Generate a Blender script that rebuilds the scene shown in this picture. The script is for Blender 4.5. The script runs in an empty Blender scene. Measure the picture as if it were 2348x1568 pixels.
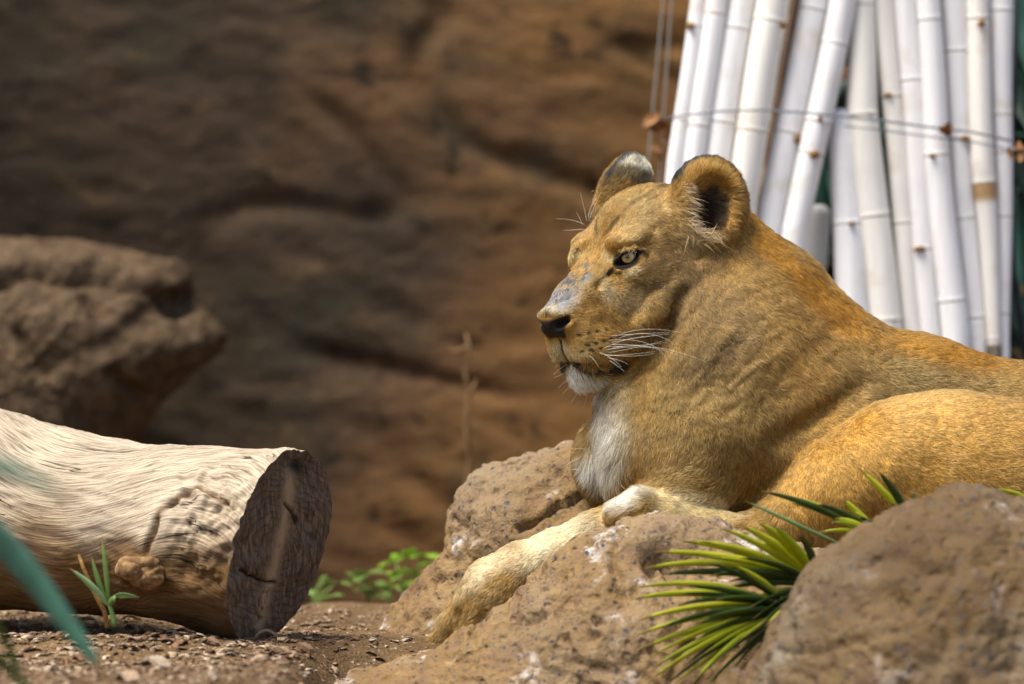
import bpy, math, random
import numpy as np

# ------------------------------------------------------------------ camera, sky, sun, exposure
sc = bpy.context.scene
COL = sc.collection
CAM_Z, FPX, CU, CV = 0.505, 9779.0, 1173.5, 784.0      # 2347 x 1568 working pixels
DF = 7.3                                               # distance of the animal
K = DF / FPX                                           # metres per working pixel at that distance

cam = bpy.data.cameras.new('camera')
cam.lens = 150.0
cam.sensor_width = 36.0
cam.clip_start, cam.clip_end = 0.1, 300.0
cam.dof.use_dof = True
cam.dof.focus_distance = 7.2
cam.dof.aperture_fstop = 2.1
cam.dof.aperture_blades = 9
camo = bpy.data.objects.new('camera', cam)
camo.location = (0, 0, CAM_Z)
camo.rotation_euler = (math.radians(90), 0, 0)
COL.objects.link(camo)
sc.camera = camo

SUN_EL, SUN_AZ = math.radians(66), math.radians(237)   # azimuth clockwise from +Y: upper left, in front
w = bpy.data.worlds.new('World')
sc.world = w
w.use_nodes = True
wn = w.node_tree
sky = wn.nodes.new('ShaderNodeTexSky')
sky.sky_type = 'NISHITA'
sky.sun_disc = False
sky.sun_elevation = SUN_EL
sky.sun_rotation = SUN_AZ
sky.dust_density = 3.0
bg = wn.nodes['Background']
wn.links.new(sky.outputs[0], bg.inputs[0])
bg.inputs[1].default_value = 0.11
sun = bpy.data.lights.new('sun', 'SUN')
sun.energy = 3.5
sun.angle = math.radians(30)
sun.color = (1.0, 0.935, 0.82)
suno = bpy.data.objects.new('sun', sun)
_d = np.array([math.sin(SUN_AZ) * math.cos(SUN_EL), math.cos(SUN_AZ) * math.cos(SUN_EL), math.sin(SUN_EL)])
from mathutils import Vector, Matrix
suno.rotation_euler = Vector(_d).to_track_quat('Z', 'Y').to_euler()
COL.objects.link(suno)
sc.view_settings.view_transform = 'Standard'
sc.view_settings.look = 'None'
sc.view_settings.gamma = 1.0
sc.view_settings.use_curve_mapping = False
sc.view_settings.exposure = 0.88
sc.render.engine = 'CYCLES'
sc.cycles.use_denoising = True
sc.cycles.max_bounces = 6
sc.cycles.diffuse_bounces = 3
sc.cycles.glossy_bounces = 2
sc.cycles.transmission_bounces = 3
sc.cycles.use_adaptive_sampling = True
sc.cycles.adaptive_threshold = 0.02
FUR = True

# ------------------------------------------------------------------ helpers
rng = np.random.default_rng(7)
random.seed(7)

def P(u, v, Y):
    """working pixel + distance -> world point"""
    return np.array([(u - CU) / FPX * Y, Y, CAM_Z - (v - CV) / FPX * Y])

def PW(u, v, wd):
    """pixel + pixels in front of the animal's middle plane"""
    return P(u, v, DF - wd * K)

def hash3(ix, iy, iz, seed):
    h = (ix.astype(np.int64) * 374761393 + iy.astype(np.int64) * 668265263 + iz.astype(np.int64) * 2147483647 + seed * 974711) & 0xFFFFFFFF
    h = ((h ^ (h >> 13)) * 1274126177) & 0xFFFFFFFF
    h = ((h ^ (h >> 16)) * 2246822519) & 0xFFFFFFFF
    return ((h ^ (h >> 15)) & 0xFFFFFF).astype(np.float64) / float(0xFFFFFF)

NROT = np.array(Matrix.Rotation(.7, 3, 'X') @ Matrix.Rotation(.5, 3, 'Y') @ Matrix.Rotation(.9, 3, 'Z'))
def vnoise(p, seed=0):
    """value noise in -1..1, p (n,3)"""
    p = np.asarray(p, float) @ NROT
    f = np.floor(p); t = p - f; t = t * t * t * (t * (t * 6 - 15) + 10)
    i = f.astype(np.int64)
    r = 0.0
    for dx in (0, 1):
        wx = t[:, 0] if dx else 1 - t[:, 0]
        for dy in (0, 1):
            wy = t[:, 1] if dy else 1 - t[:, 1]
            for dz in (0, 1):
                wz = t[:, 2] if dz else 1 - t[:, 2]
                r = r + wx * wy * wz * hash3(i[:, 0] + dx, i[:, 1] + dy, i[:, 2] + dz, seed)
    return r * 2 - 1

def fbm(p, freq, octv=4, seed=0, gain=0.5, ridge=False):
    p = np.asarray(p, float)
    a, s, out = 1.0, np.asarray(freq, float), 0.0
    for o in range(octv):
        n = vnoise(p * s + o * 17.3, seed + o)
        if ridge: n = 1 - 2 * np.abs(n)
        out = out + a * n
        a *= gain; s = s * 2.03
    return out

def worley(p, seed=0):
    """distance to the nearest and second nearest scattered point"""
    p = np.asarray(p, float) @ NROT; i = np.floor(p).astype(np.int64)
    f1 = np.full(len(p), 9.0); f2 = np.full(len(p), 9.0)
    for a in (-1, 0, 1):
        for b in (-1, 0, 1):
            for c_ in (-1, 0, 1):
                j = i + np.array([a, b, c_])
                q = j + np.stack([hash3(j[:, 0], j[:, 1], j[:, 2], seed + s_) for s_ in (1, 2, 3)], 1)
                d = np.linalg.norm(p - q, axis=1)
                f2 = np.minimum(f2, np.maximum(f1, d)); f1 = np.minimum(f1, d)
    return f1, f2

def seg_dist(px, pz, poly):
    """distance of 2-D points to a polyline"""
    d = np.full(px.shape, 1e9)
    for (x0, z0), (x1, z1) in zip(poly[:-1], poly[1:]):
        ex, ez = x1 - x0, z1 - z0
        t = np.clip(((px - x0) * ex + (pz - z0) * ez) / (ex * ex + ez * ez + 1e-12), 0, 1)
        d = np.minimum(d, np.hypot(px - x0 - t * ex, pz - z0 - t * ez))
    return d

def smooth(a, b, x):
    t = np.clip((x - a) / (b - a), 0, 1)
    return t * t * (3 - 2 * t)

def link(o, parent=None):
    COL.objects.link(o)
    if parent is not None:
        o.parent = parent
        o.matrix_parent_inverse = Matrix.Translation(parent.location).inverted()
    return o

def mesh_obj(name, verts, faces, mat=None, parent=None, sm=True, cols=None):
    me = bpy.data.meshes.new(name)
    verts = np.asarray(verts, np.float32); 
    if isinstance(faces, np.ndarray):
        nf, k = faces.shape
        me.vertices.add(len(verts)); me.vertices.foreach_set('co', verts.ravel())
        me.loops.add(nf * k); me.loops.foreach_set('vertex_index', faces.astype(np.int32).ravel())
        me.polygons.add(nf); me.polygons.foreach_set('loop_start', np.arange(nf, dtype=np.int32) * k)
        me.update(calc_edges=True); me.validate()
    else:
        me.from_pydata(verts.tolist(), [], faces)
        me.update()
    if sm: me.polygons.foreach_set('use_smooth', np.ones(len(me.polygons), bool))
    if cols is not None:
        at = me.attributes.new('tint', 'FLOAT_COLOR', 'POINT')
        c = np.ones((len(verts), 4), np.float32); c[:, :3] = cols
        at.data.foreach_set('color', c.ravel())
    if mat: me.materials.append(mat)
    o = bpy.data.objects.new(name, me)
    return link(o, parent)

def tag(o, label=None, cat=None, group=None, kind=None):
    if label: o['label'] = label
    if cat: o['category'] = cat
    if group: o['group'] = group
    if kind: o['kind'] = kind
    return o

def empty(name, loc):
    o = bpy.data.objects.new(name, None)
    o.location = Vector(loc); o.empty_display_size = 0.05
    COL.objects.link(o)
    return o

class NT:
    """small node-tree builder"""
    def __init__(self, name):
        self.m = bpy.data.materials.new(name); self.m.use_nodes = True
        self.t = self.m.node_tree; self.b = self.t.nodes['Principled BSDF']
        self.b.inputs['Roughness'].default_value = 0.85
        self.b.inputs['Specular IOR Level'].default_value = 0.12
    def n(self, typ, ins=None, **kw):
        nd = self.t.nodes.new(typ)
        for k, v in kw.items(): setattr(nd, k, v)
        for k, v in (ins or {}).items():
            s = nd.inputs[k]
            if hasattr(v, 'is_linked') or isinstance(v, bpy.types.NodeSocket): self.t.links.new(v, s)
            else: s.default_value = v
        return nd
    def link(self, a, b): self.t.links.new(a, b)
    def co(self, kind='Object', scale=(1, 1, 1), rot=(0, 0, 0)):
        tc = self.n('ShaderNodeTexCoord')
        return self.n('ShaderNodeMapping', {'Vector': tc.outputs[kind], 'Scale': scale, 'Rotation': rot}).outputs[0]
    def noise(self, co, scale, detail=6, rough=0.55, dist=0.0):
        return self.n('ShaderNodeTexNoise', {'Vector': co, 'Scale': scale, 'Detail': detail, 'Roughness': rough, 'Distortion': dist}).outputs[0]
    def vor(self, co, scale, feature='F1', rnd=1.0):
        return self.n('ShaderNodeTexVoronoi', {'Vector': co, 'Scale': scale, 'Randomness': rnd}, feature=feature)
    def ramp(self, fac, stops):
        r = self.n('ShaderNodeValToRGB', {'Fac': fac}); e = r.color_ramp.elements
        while len(e) < len(stops): e.new(0.5)
        for q, (p, c) in zip(e, stops):
            q.position = p; q.color = (*c, 1) if len(c) == 3 else c
        return r.outputs[0]
    def mix(self, fac, a, b, mode='MIX'):
        m = self.n('ShaderNodeMix', data_type='RGBA', blend_type=mode)
        for s, v in ((m.inputs[0], fac), (m.inputs[6], a), (m.inputs[7], b)):
            if isinstance(v, bpy.types.NodeSocket): self.link(v, s)
            elif isinstance(v, (tuple, list)): s.default_value = (*v[:3], 1)
            else: s.default_value = v
        return m.outputs[2]
    def math(self, op, a, b=0.0):
        m = self.n('ShaderNodeMath', operation=op)
        for s, v in zip(m.inputs, (a, b)):
            if isinstance(v, bpy.types.NodeSocket): self.link(v, s)
            else: s.default_value = v
        return m.outputs[0]
    def color(self, c):
        if isinstance(c, bpy.types.NodeSocket): self.link(c, self.b.inputs['Base Color'])
        else: self.b.inputs['Base Color'].default_value = (*c, 1)
    def bump(self, h, strength=0.5, dist=0.01, prev=None):
        b = self.n('ShaderNodeBump', {'Strength': strength, 'Distance': dist, 'Height': h})
        if prev is not None: self.link(prev, b.inputs['Normal'])
        self.link(b.outputs[0], self.b.inputs['Normal'])
        return b.outputs[0]
    def set(self, **kw):
        for k, v in kw.items(): self.b.inputs[k.replace('_', ' ')].default_value = v
        return self.m

def surface_nets(F, xs, ys, zs):
    S = F < 0
    cnt = np.zeros((F.shape[0] - 1, F.shape[1] - 1, F.shape[2] - 1), np.uint8)
    offs = [(a, b, c) for a in (0, 1) for b in (0, 1) for c in (0, 1)]
    for a, b, c in offs:
        cnt += S[a:S.shape[0] - 1 + a, b:S.shape[1] - 1 + b, c:S.shape[2] - 1 + c]
    I, J, L = np.nonzero((cnt > 0) & (cnt < 8))
    vals = np.stack([F[I + a, J + b, L + c] for a, b, c in offs], 1)
    acc = np.zeros((len(I), 3)); num = np.zeros(len(I))
    oc = np.array(offs, float)
    for p in range(8):
        for q in range(p + 1, 8):
            if np.abs(oc[p] - oc[q]).sum() != 1: continue
            m = (vals[:, p] < 0) != (vals[:, q] < 0)
            t = vals[m, p] / (vals[m, p] - vals[m, q])
            acc[m] += oc[p] + t[:, None] * (oc[q] - oc[p]); num[m] += 1
    loc = acc / num[:, None]
    V = np.stack([xs[I] + loc[:, 0] * (xs[I + 1] - xs[I]), ys[J] + loc[:, 1] * (ys[J + 1] - ys[J]), zs[L] + loc[:, 2] * (zs[L + 1] - zs[L])], 1)
    idm = np.full(cnt.shape, -1, np.int32); idm[I, J, L] = np.arange(len(I))
    quads = []
    for ax in range(3):
        lo = [slice(None)] * 3; hi = [slice(None)] * 3
        lo[ax] = slice(None, -1); hi[ax] = slice(1, None)
        A, B = S[tuple(lo)], S[tuple(hi)]
        o1, o2 = [(1, 2), (2, 0), (0, 1)][ax]
        e = np.array(np.nonzero(A != B))
        ok = (e[o1] > 0) & (e[o2] > 0) & (e[o1] < cnt.shape[o1]) & (e[o2] < cnt.shape[o2])
        e = e[:, ok]
        inside = A[tuple(e)]
        def cell(d1, d2):
            c = e.copy(); c[o1] += d1; c[o2] += d2
            return idm[tuple(c)]
        q = np.stack([cell(-1, -1), cell(0, -1), cell(0, 0), cell(-1, 0)], 1)
        q[~inside] = q[~inside][:, ::-1]
        quads.append(q)
    return V, np.concatenate(quads)

def vert_normals(V, Q):
    n = np.cross(V[Q[:, 2]] - V[Q[:, 0]], V[Q[:, 3]] - V[Q[:, 1]])
    N = np.zeros_like(V)
    for k in range(4):
        for a in range(3): N[:, a] += np.bincount(Q[:, k], n[:, a], len(V))
    return N / (np.linalg.norm(N, axis=1, keepdims=True) + 1e-12)

def relax(V, Q, it=2, f=0.5):
    e = np.concatenate([Q[:, [0, 1]], Q[:, [1, 2]], Q[:, [2, 3]], Q[:, [3, 0]]])
    deg = np.bincount(e.ravel(), minlength=len(V)).astype(float)
    for _ in range(it):
        S = np.zeros_like(V)
        for a in range(3):
            S[:, a] = np.bincount(e[:, 0], V[e[:, 1], a], len(V)) + np.bincount(e[:, 1], V[e[:, 0], a], len(V))
        V = V + f * (S / deg[:, None] - V)
    return V

def grid_faces(n, m, wrap=False):
    """quads of an n x m vertex grid (wrap joins the last column to the first)"""
    i, j = np.meshgrid(np.arange(n - 1), np.arange(m if wrap else m - 1), indexing='ij')
    j2 = (j + 1) % m
    return np.stack([i * m + j, i * m + j2, (i + 1) * m + j2, (i + 1) * m + j], -1).reshape(-1, 4)

def tube(pts, rad, seg=6):
    """verts, faces of a round tube along pts"""
    pts = np.asarray(pts, float); n = len(pts); rad = np.broadcast_to(rad, (n,))
    T = np.gradient(pts, axis=0); T /= np.linalg.norm(T, axis=1, keepdims=True) + 1e-12
    ref = np.array([0.13, 0.97, 0.2]); A = np.cross(T, ref); A /= np.linalg.norm(A, axis=1, keepdims=True) + 1e-12
    B = np.cross(T, A)
    th = np.linspace(0, 2 * np.pi, seg, endpoint=False)
    V = pts[:, None] + rad[:, None, None] * (np.cos(th)[None, :, None] * A[:, None] + np.sin(th)[None, :, None] * B[:, None])
    F = [list(map(int, f)) for f in grid_faces(n, seg, True)]
    F.append(list(range(seg))[::-1]); F.append([(n - 1) * seg + k for k in range(seg)])
    return V.reshape(-1, 3), F

def bez(p0, p1, p2, n=10):
    t = np.linspace(0, 1, n)[:, None]
    return (1 - t) ** 2 * np.asarray(p0) + 2 * t * (1 - t) * np.asarray(p1) + t * t * np.asarray(p2)

# ------------------------------------------------------------------ ground and rock wall
soil = NT('soil')
co = soil.co()
n1 = soil.noise(co, 5, 6); n2 = soil.noise(co, 60, 6, .65); v1 = soil.vor(co, 190)
c = soil.ramp(n1, [(.3, (.115, .068, .030)), (.55, (.19, .118, .055)), (.75, (.25, .165, .08))])
c = soil.mix(soil.ramp(n2, [(.42, (0, 0, 0)), (.62, (1, 1, 1))]), soil.mix(.3, c, (.04, .024, .016)), c)
c = soil.mix(soil.ramp(v1.outputs['Color'], [(.80, (0, 0, 0)), (.86, (1, 1, 1))]), c, (.36, .27, .19))
soil.color(c)
bb = soil.bump(n2, .9, .012); soil.bump(v1.outputs[0], .8, .004, bb)

gx = np.unique(np.concatenate([np.linspace(-60, -2, 25), np.arange(-2, 2.4, .02), np.linspace(2.4, 60, 25)]))
gy = np.unique(np.concatenate([np.linspace(-6, 5.2, 14), np.arange(5.2, 10.4, .02), np.linspace(10.4, 70, 20)]))
GX, GY = np.meshgrid(gx, gy, indexing='ij')
def ground_z(x, y):
    x, y = np.asarray(x, float), np.asarray(y, float)
    p = np.stack([x.ravel(), y.ravel(), np.zeros(x.size)], 1)
    near = np.exp(-((p[:, 0]) ** 2 + (p[:, 1] - 7) ** 2) / 12)
    z = near * (0.012 * fbm(p, 3.0, 4, 3) + 0.004 * fbm(p, 17.0, 3, 4))
    z = z - 0.30 * smooth(8.02, 8.7, p[:, 1])
    z = z + 0.020 * np.exp(-(((p[:, 0] + 0.72) / .35) ** 2 + ((p[:, 1] - 7.03) / .12) ** 2))     # litter banked up against the log
    z = z - 0.26 * smooth(-.36, -.20, p[:, 0]) * smooth(7.15, 6.85, p[:, 1]) * smooth(6, 3, np.abs(p[:, 0]))
    z = z + 0.012 * smooth(7.72, 7.9, p[:, 1]) * smooth(8.3, 8.0, p[:, 1])
    return z.reshape(x.shape)
GZ = ground_z(GX, GY)
tag(mesh_obj('ground', np.stack([GX, GY, GZ], -1).reshape(-1, 3), grid_faces(len(gx), len(gy))[:, ::-1], soil.m), kind='structure')

wall = NT('rock_wall')
co = wall.co(); cs = wall.co(scale=(1.0, 1, 1.8), rot=(0, .2, 0))
n1 = wall.noise(co, 1.6, 3, .5); n2 = wall.noise(cs, 8.0, 7, .66, .5); n3 = wall.noise(co, 2.7, 4, .6); n4 = wall.noise(cs, 22, 5, .6)
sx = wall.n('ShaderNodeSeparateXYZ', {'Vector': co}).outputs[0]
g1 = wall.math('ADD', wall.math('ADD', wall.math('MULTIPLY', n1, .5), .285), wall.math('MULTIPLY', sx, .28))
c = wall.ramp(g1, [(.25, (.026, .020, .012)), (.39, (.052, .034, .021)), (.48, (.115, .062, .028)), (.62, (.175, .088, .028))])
c = wall.mix(wall.ramp(n3, [(.53, (0, 0, 0)), (.70, (.8, .8, .8))]), c, (.030, .029, .018))
c = wall.mix(wall.ramp(n2, [(.34, (1, 1, 1)), (.46, (0, 0, 0))]), c, (.020, .014, .008))
c = wall.mix(wall.ramp(n2, [(.56, (0, 0, 0)), (.72, (.8, .8, .8))]), c, (.12, .074, .036))
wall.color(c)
bb = wall.bump(n2, .3, .03); b3 = wall.bump(n4, .35, .02, bb)
wx, wz = np.arange(-3.6, 4.2, .016), np.arange(-.5, 3.0, .016)
WX, WZ = np.meshgrid(wx, wz, indexing='ij')
p = np.stack([WX.ravel(), np.zeros(WX.size), WZ.ravel()], 1)
tilt = p.copy(); tilt[:, 2] += 0.16 * p[:, 0] + .12 * vnoise(p * 1.7, 19)
rel = 0.04 * fbm(tilt * [.8, 1, 1.0], 1.3, 2, 21) + 0.003 * fbm(tilt * [.7, 1, 1.5], 6.0, 4, 23, ridge=True) + .004 * fbm(tilt * [.6, 1, 1.8], 16, 3, 25)
cr = vnoise(tilt * [1.1, 1, 3.6] + 40, 27)
rel -= 0.022 * np.exp(-(cr / .07) ** 2) * smooth(-.1, .35, vnoise(p * 1.3 + 9, 28))
yy = 9.95 - rel + .05 * p[:, 2]
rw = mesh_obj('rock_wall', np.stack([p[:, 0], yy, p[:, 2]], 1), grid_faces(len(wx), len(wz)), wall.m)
tag(rw, 'tall cracked brown rock wall behind the log and the lioness', 'wall')

# ------------------------------------------------------------------ boulders
def rock_mat(name, tone=1.0, spots=1.0, white=1.0, warm=False):
    r = NT(name)
    co = r.co()
    n1 = r.noise(co, 4, 5); n2 = r.noise(co, 22, 7, .65); n3 = r.noise(co, 9, 3, .5, .8)
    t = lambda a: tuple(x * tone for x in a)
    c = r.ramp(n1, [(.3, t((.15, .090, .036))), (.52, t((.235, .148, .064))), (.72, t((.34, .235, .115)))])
    c = r.mix(r.ramp(n2, [(.36, (1, 1, 1)), (.5, (0, 0, 0))]), c, t((.19, .115, .062)))
    c = r.mix(r.ramp(n2, [(.60, (0, 0, 0)), (.74, (.6, .6, .6))]), c, t((.44, .31, .14)))
    n5 = r.noise(co, 11, 5, .6, .4)
    c = r.mix(r.ramp(r.noise(co, 2.6, 3), [(.45, (0, 0, 0)), (.62, (.8, .8, .8))]), c, t((.26, .195, .12)))
    c = r.mix(r.ramp(n5, [(.54, (0, 0, 0)), (.70, (.75, .75, .75))]), c, t((.15, .09, .05)))
    if white:
        c = r.mix(r.math('MULTIPLY', r.ramp(n3, [(.60, (0, 0, 0)), (.70, (white * .85,) * 3)]), r.ramp(r.noise(co, 70, 4), [(.4, (0, 0, 0)), (.55, (1, 1, 1))])), c, (.60, .56, .52))
    if spots:
        dco = r.n('ShaderNodeVectorMath', {0: co, 1: r.n('ShaderNodeVectorMath', {0: r.n('ShaderNodeTexNoise', {'Vector': co, 'Scale': 60}).outputs[1], 1: (.014, .014, .014)}, operation='MULTIPLY').outputs[0]}, operation='ADD').outputs[0]
        for sc_, th, colr in ((52, .15, (.060, .060, .070)), (95, .17, (.085, .082, .088)), (34, .10, (.045, .036, .032))):
            v = r.vor(dco, sc_)
            pick = r.ramp(r.n('ShaderNodeSeparateColor', {0: v.outputs['Color']}).outputs[0], [(.52, (0, 0, 0)), (.58, (spots, spots, spots))])
            c = r.mix(r.math('MULTIPLY', r.ramp(v.outputs['Distance'], [(th, (1, 1, 1)), (th * 1.7, (0, 0, 0))]), pick), c, colr)
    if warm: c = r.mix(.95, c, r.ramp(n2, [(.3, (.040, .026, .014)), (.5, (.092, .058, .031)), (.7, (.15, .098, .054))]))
    r.color(c)
    v = r.vor(co, 46, 'SMOOTH_F1')
    b1 = r.bump(n2, 1.0, .016)
    b2 = r.bump(r.ramp(v.outputs['Distance'], [(.05, (0, 0, 0)), (.35, (1, 1, 1))]), .7, .008, b1)
    r.bump(r.noise(co, 130, 4, .6), .7, .004, b2)
    r.set(Roughness=.72); r.b.inputs['Specular IOR Level'].default_value = .16
    return r.m

def resample(poly, n):
    poly = np.array(poly + [poly[0]], float)
    d = np.r_[0, np.cumsum(np.linalg.norm(np.diff(poly, axis=0), axis=1))]
    t = np.linspace(0, d[-1], n, endpoint=False)
    q = np.stack([np.interp(t, d, poly[:, 0]), np.interp(t, d, poly[:, 1])], 1)
    for _ in range(3): q = .25 * np.roll(q, 1, 0) + .5 * q + .25 * np.roll(q, -1, 0)
    return q

def pillow(name, outline, c, Y, front, back, mat, n=300, m=110, amp=1.0, grooves=(), seed=1, pw=1.0, det=1.0, frac=1.0):
    """boulder: outline at distance Y, bulging 'front' metres towards the viewer and 'back' metres away"""
    q = resample(outline, n)
    ph = np.linspace(-math.pi / 2, math.pi / 2, m)[1:-1]
    O = np.stack([(q[:, 0] - CU) / FPX * Y, CAM_Z - (q[:, 1] - CV) / FPX * Y], 1)
    cc = np.array([(c[0] - CU) / FPX * Y, CAM_Z - (c[1] - CV) / FPX * Y])
    V = np.empty((len(ph), n, 3))
    for i, a in enumerate(ph):
        r = math.cos(a) ** pw
        V[i, :, 0] = cc[0] + (O[:, 0] - cc[0]) * r; V[i, :, 2] = cc[1] + (O[:, 1] - cc[1]) * r
        V[i, :, 1] = Y - math.sin(a) * (front if a > 0 else back)
    m_ = len(ph)
    V = V.reshape(-1, 3)
    V = np.concatenate([V, [[cc[0], Y + back, cc[1]], [cc[0], Y - front, cc[1]]]])
    F = grid_faces(m_, n, True)
    b, f = len(V) - 2, len(V) - 1
    j = np.arange(n); j2 = (j + 1) % n
    tri = [[b, int(y), int(x)] for x, y in zip(j, j2)] + [[f, int((m_ - 1) * n + x), int((m_ - 1) * n + y)] for x, y in zip(j, j2)]
    N = vert_normals(V[:-2], F)
    N = np.concatenate([N, [[0, 1, 0], [0, -1, 0]]])
    ctr = V.mean(0)
    if ((V - ctr) * N).sum() < 0:
        N[:-2] *= -1; F = F[:, ::-1]; tri = [t[::-1] for t in tri]
    dsp = amp * (0.020 * fbm(V, 5.0, 3, seed) + 0.008 * fbm(V, 17.0, 3, seed + 3, ridge=True))
    dsp += det * (0.0022 * fbm(V * [1, 1, 1.5], 48.0, 3, seed + 7, ridge=True) + .0035 * fbm(V, 26.0, 2, seed + 9))
    f1, f2 = worley(V * [1, 1, 1.3] * 4.2 + .25 * np.stack([vnoise(V * 6, 1), vnoise(V * 6, 2), vnoise(V * 6, 3)], 1), seed)
    dsp += frac * (.016 * (.45 - f1) - .012 * np.exp(-((f2 - f1) / .035) ** 2))
    f1, f2 = worley(V * 13.0 + .3 * np.stack([vnoise(V * 20, 1), vnoise(V * 20, 2), vnoise(V * 20, 3)], 1), seed + 5)
    dsp += frac * .006 * (.45 - f1)
    pit = vnoise(V * 60, seed + 11); dsp -= det * .006 * smooth(.40, .70, pit) * smooth(-.2, .3, vnoise(V * 9, seed + 13))
    pu, pv = V[:, 0] / V[:, 1] * FPX + CU, CV - (V[:, 2] - CAM_Z) / V[:, 1] * FPX
    for poly, wd, dep in grooves:
        d = seg_dist(pu + 5 * vnoise(V * 40, 77), pv + 5 * vnoise(V * 40, 78), poly)
        dsp -= dep * np.exp(-(d / wd) ** 2) * (V[:, 1] < Y + .02)
    V = V + N * dsp[:, None]
    return mesh_obj(name, V, [list(map(int, x)) for x in F] + tri, mat)

rm = rock_mat('speckled_rock'); rm3 = rock_mat('ochre_rock', .62, .9, .35); rmf = rock_mat('brown_rock', .36, 0, 0, True)  # the far boulder is a darker, warm brown stone
o = pillow('boulder', [(1420, 985), (1310, 1008), (1240, 1034), (1160, 1048), (1095, 1085), (1068, 1130), (1043, 1195), (1020, 1260), (985, 1310), (930, 1370), (872, 1425), (850, 1480), (845, 1535), (835, 1640), (1000, 1700), (1700, 1700), (2650, 1700), (2650, 1290), (1900, 1250), (1650, 1160), (1520, 1040)],
           (1500, 1640), 7.52, .27, .30, rm, n=560, m=170, seed=5, amp=.5, det=1.5, frac=.5,
           grooves=[([(1345, 1122), (1280, 1155), (1230, 1190), (1190, 1215)], 6, .030), ([(1010, 1330), (960, 1380), (905, 1440)], 16, .008), ([(1340, 1145), (1270, 1190)], 14, .012)])
tag(o, 'pitted tan boulder speckled blue-grey, under the stretched foreleg of the lioness', 'rock')
o = pillow('boulder', [(640, 1640), (730, 1566), (800, 1548), (862, 1530), (940, 1508), (1000, 1482), (1060, 1445), (1112, 1434), (1158, 1398), (1192, 1348), (1242, 1298), (1302, 1248), (1364, 1214), (1424, 1190), (1500, 1177), (1570, 1183), (1640, 1196), (1700, 1215), (1790, 1245), (1900, 1270), (2100, 1290), (2300, 1400), (2300, 1720), (1000, 1720)],
           (1560, 1690), 7.04, .30, .16, rm, n=560, m=170, seed=15, amp=.5, det=1.3, frac=.5,
           grooves=[([(1490, 1300), (1480, 1262), (1500, 1238), (1540, 1240), (1590, 1262)], 14, .05), ([(1520, 1262), (1550, 1292)], 26, .055), ([(1245, 1278), (1232, 1320), (1180, 1350)], 6, .022), ([(1100, 1425), (1085, 1462)], 5, .016), ([(1420, 1215), (1400, 1290), (1430, 1380)], 9, .012), ([(1180, 1440), (1260, 1400), (1300, 1330)], 10, .010), ([(1000, 1500), (1080, 1520), (1060, 1568)], 12, .008)])
tag(o, 'long sloping speckled boulder with white stains, in front of the lioness, behind the palm', 'rock')
o = pillow('boulder', [(1680, 1680), (1705, 1568), (1745, 1500), (1782, 1430), (1815, 1365), (1845, 1318), (1888, 1270), (1935, 1232), (1985, 1198), (2050, 1162), (2120, 1137), (2175, 1120), (2230, 1122), (2290, 1140), (2350, 1152), (2450, 1180), (2720, 1320), (2740, 1760), (2100, 1800)],
           (2230, 1700), 6.58, .34, .2, rm3, n=360, m=120, seed=29, amp=.6, frac=.6, grooves=[([(1980, 1320), (2060, 1285), (2130, 1320), (2260, 1290)], 14, .012), ([(1830, 1380), (1800, 1460), (1790, 1560)], 12, -.006)])
tag(o, 'rounded ochre boulder standing in front of the palm fronds', 'rock')
o = pillow('stone', [(1630, 1600), (1645, 1552), (1680, 1528), (1712, 1545), (1720, 1600), (1680, 1660)], (1680, 1620), 6.70, .06, .06, rm3, n=60, m=30, seed=33, amp=.25, frac=.3)
tag(o, 'small brown stone wedged between the palm and the ochre boulder', 'rock')
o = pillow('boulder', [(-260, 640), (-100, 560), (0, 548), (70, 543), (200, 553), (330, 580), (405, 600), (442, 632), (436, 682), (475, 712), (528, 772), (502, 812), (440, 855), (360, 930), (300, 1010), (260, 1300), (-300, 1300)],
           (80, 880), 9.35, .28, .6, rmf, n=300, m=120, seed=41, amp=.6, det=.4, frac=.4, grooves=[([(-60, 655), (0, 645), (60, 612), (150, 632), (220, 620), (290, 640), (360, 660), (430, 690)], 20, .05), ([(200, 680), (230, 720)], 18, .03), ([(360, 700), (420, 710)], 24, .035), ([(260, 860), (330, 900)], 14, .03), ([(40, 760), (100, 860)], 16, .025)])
tag(o, 'big dark brown boulder with a pale ledge on top, behind the log', 'rock')

# ------------------------------------------------------------------ sawn log
wood = NT('weathered_wood')
at = wood.n('ShaderNodeAttribute', attribute_name='tint'); wa = wood.n('ShaderNodeAttribute', attribute_name='grain')
g1 = wood.n('ShaderNodeMapping', {'Vector': wa.outputs['Vector'], 'Scale': (11, 150, 1)}).outputs[0]
g2 = wood.n('ShaderNodeMapping', {'Vector': wa.outputs['Vector'], 'Scale': (3.0, 15, 1)}).outputs[0]
a1 = wood.noise(g1, 1.6, 7, .65, .5); a2 = wood.noise(g2, 1.2, 3, .5, 1.2)
c = wood.mix(wood.ramp(a1, [(.34, (1, 1, 1)), (.56, (0, 0, 0))]), at.outputs['Color'], wood.mix(.75, at.outputs['Color'], (.06, .035, .018)))
c = wood.mix(wood.ramp(a1, [(.60, (0, 0, 0)), (.72, (.8, .8, .8))]), c, wood.mix(1.0, at.outputs['Color'], (1.35, 1.33, 1.28), 'MULTIPLY'))
crk = wood.ramp(a2, [(.492, (0, 0, 0)), (.499, (1, 1, 1)), (.503, (1, 1, 1)), (.51, (0, 0, 0))])
msk = wood.ramp(wood.noise(wood.co(), 7, 2), [(.54, (0, 0, 0)), (.62, (1, 1, 1))])
crk = wood.math('MULTIPLY', crk, msk)
c = wood.mix(crk, c, (.035, .026, .02))
wood.color(c)
b1 = wood.bump(a1, .6, .008); wood.bump(wood.math('SUBTRACT', 1.0, crk), .8, .008, b1)
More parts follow.
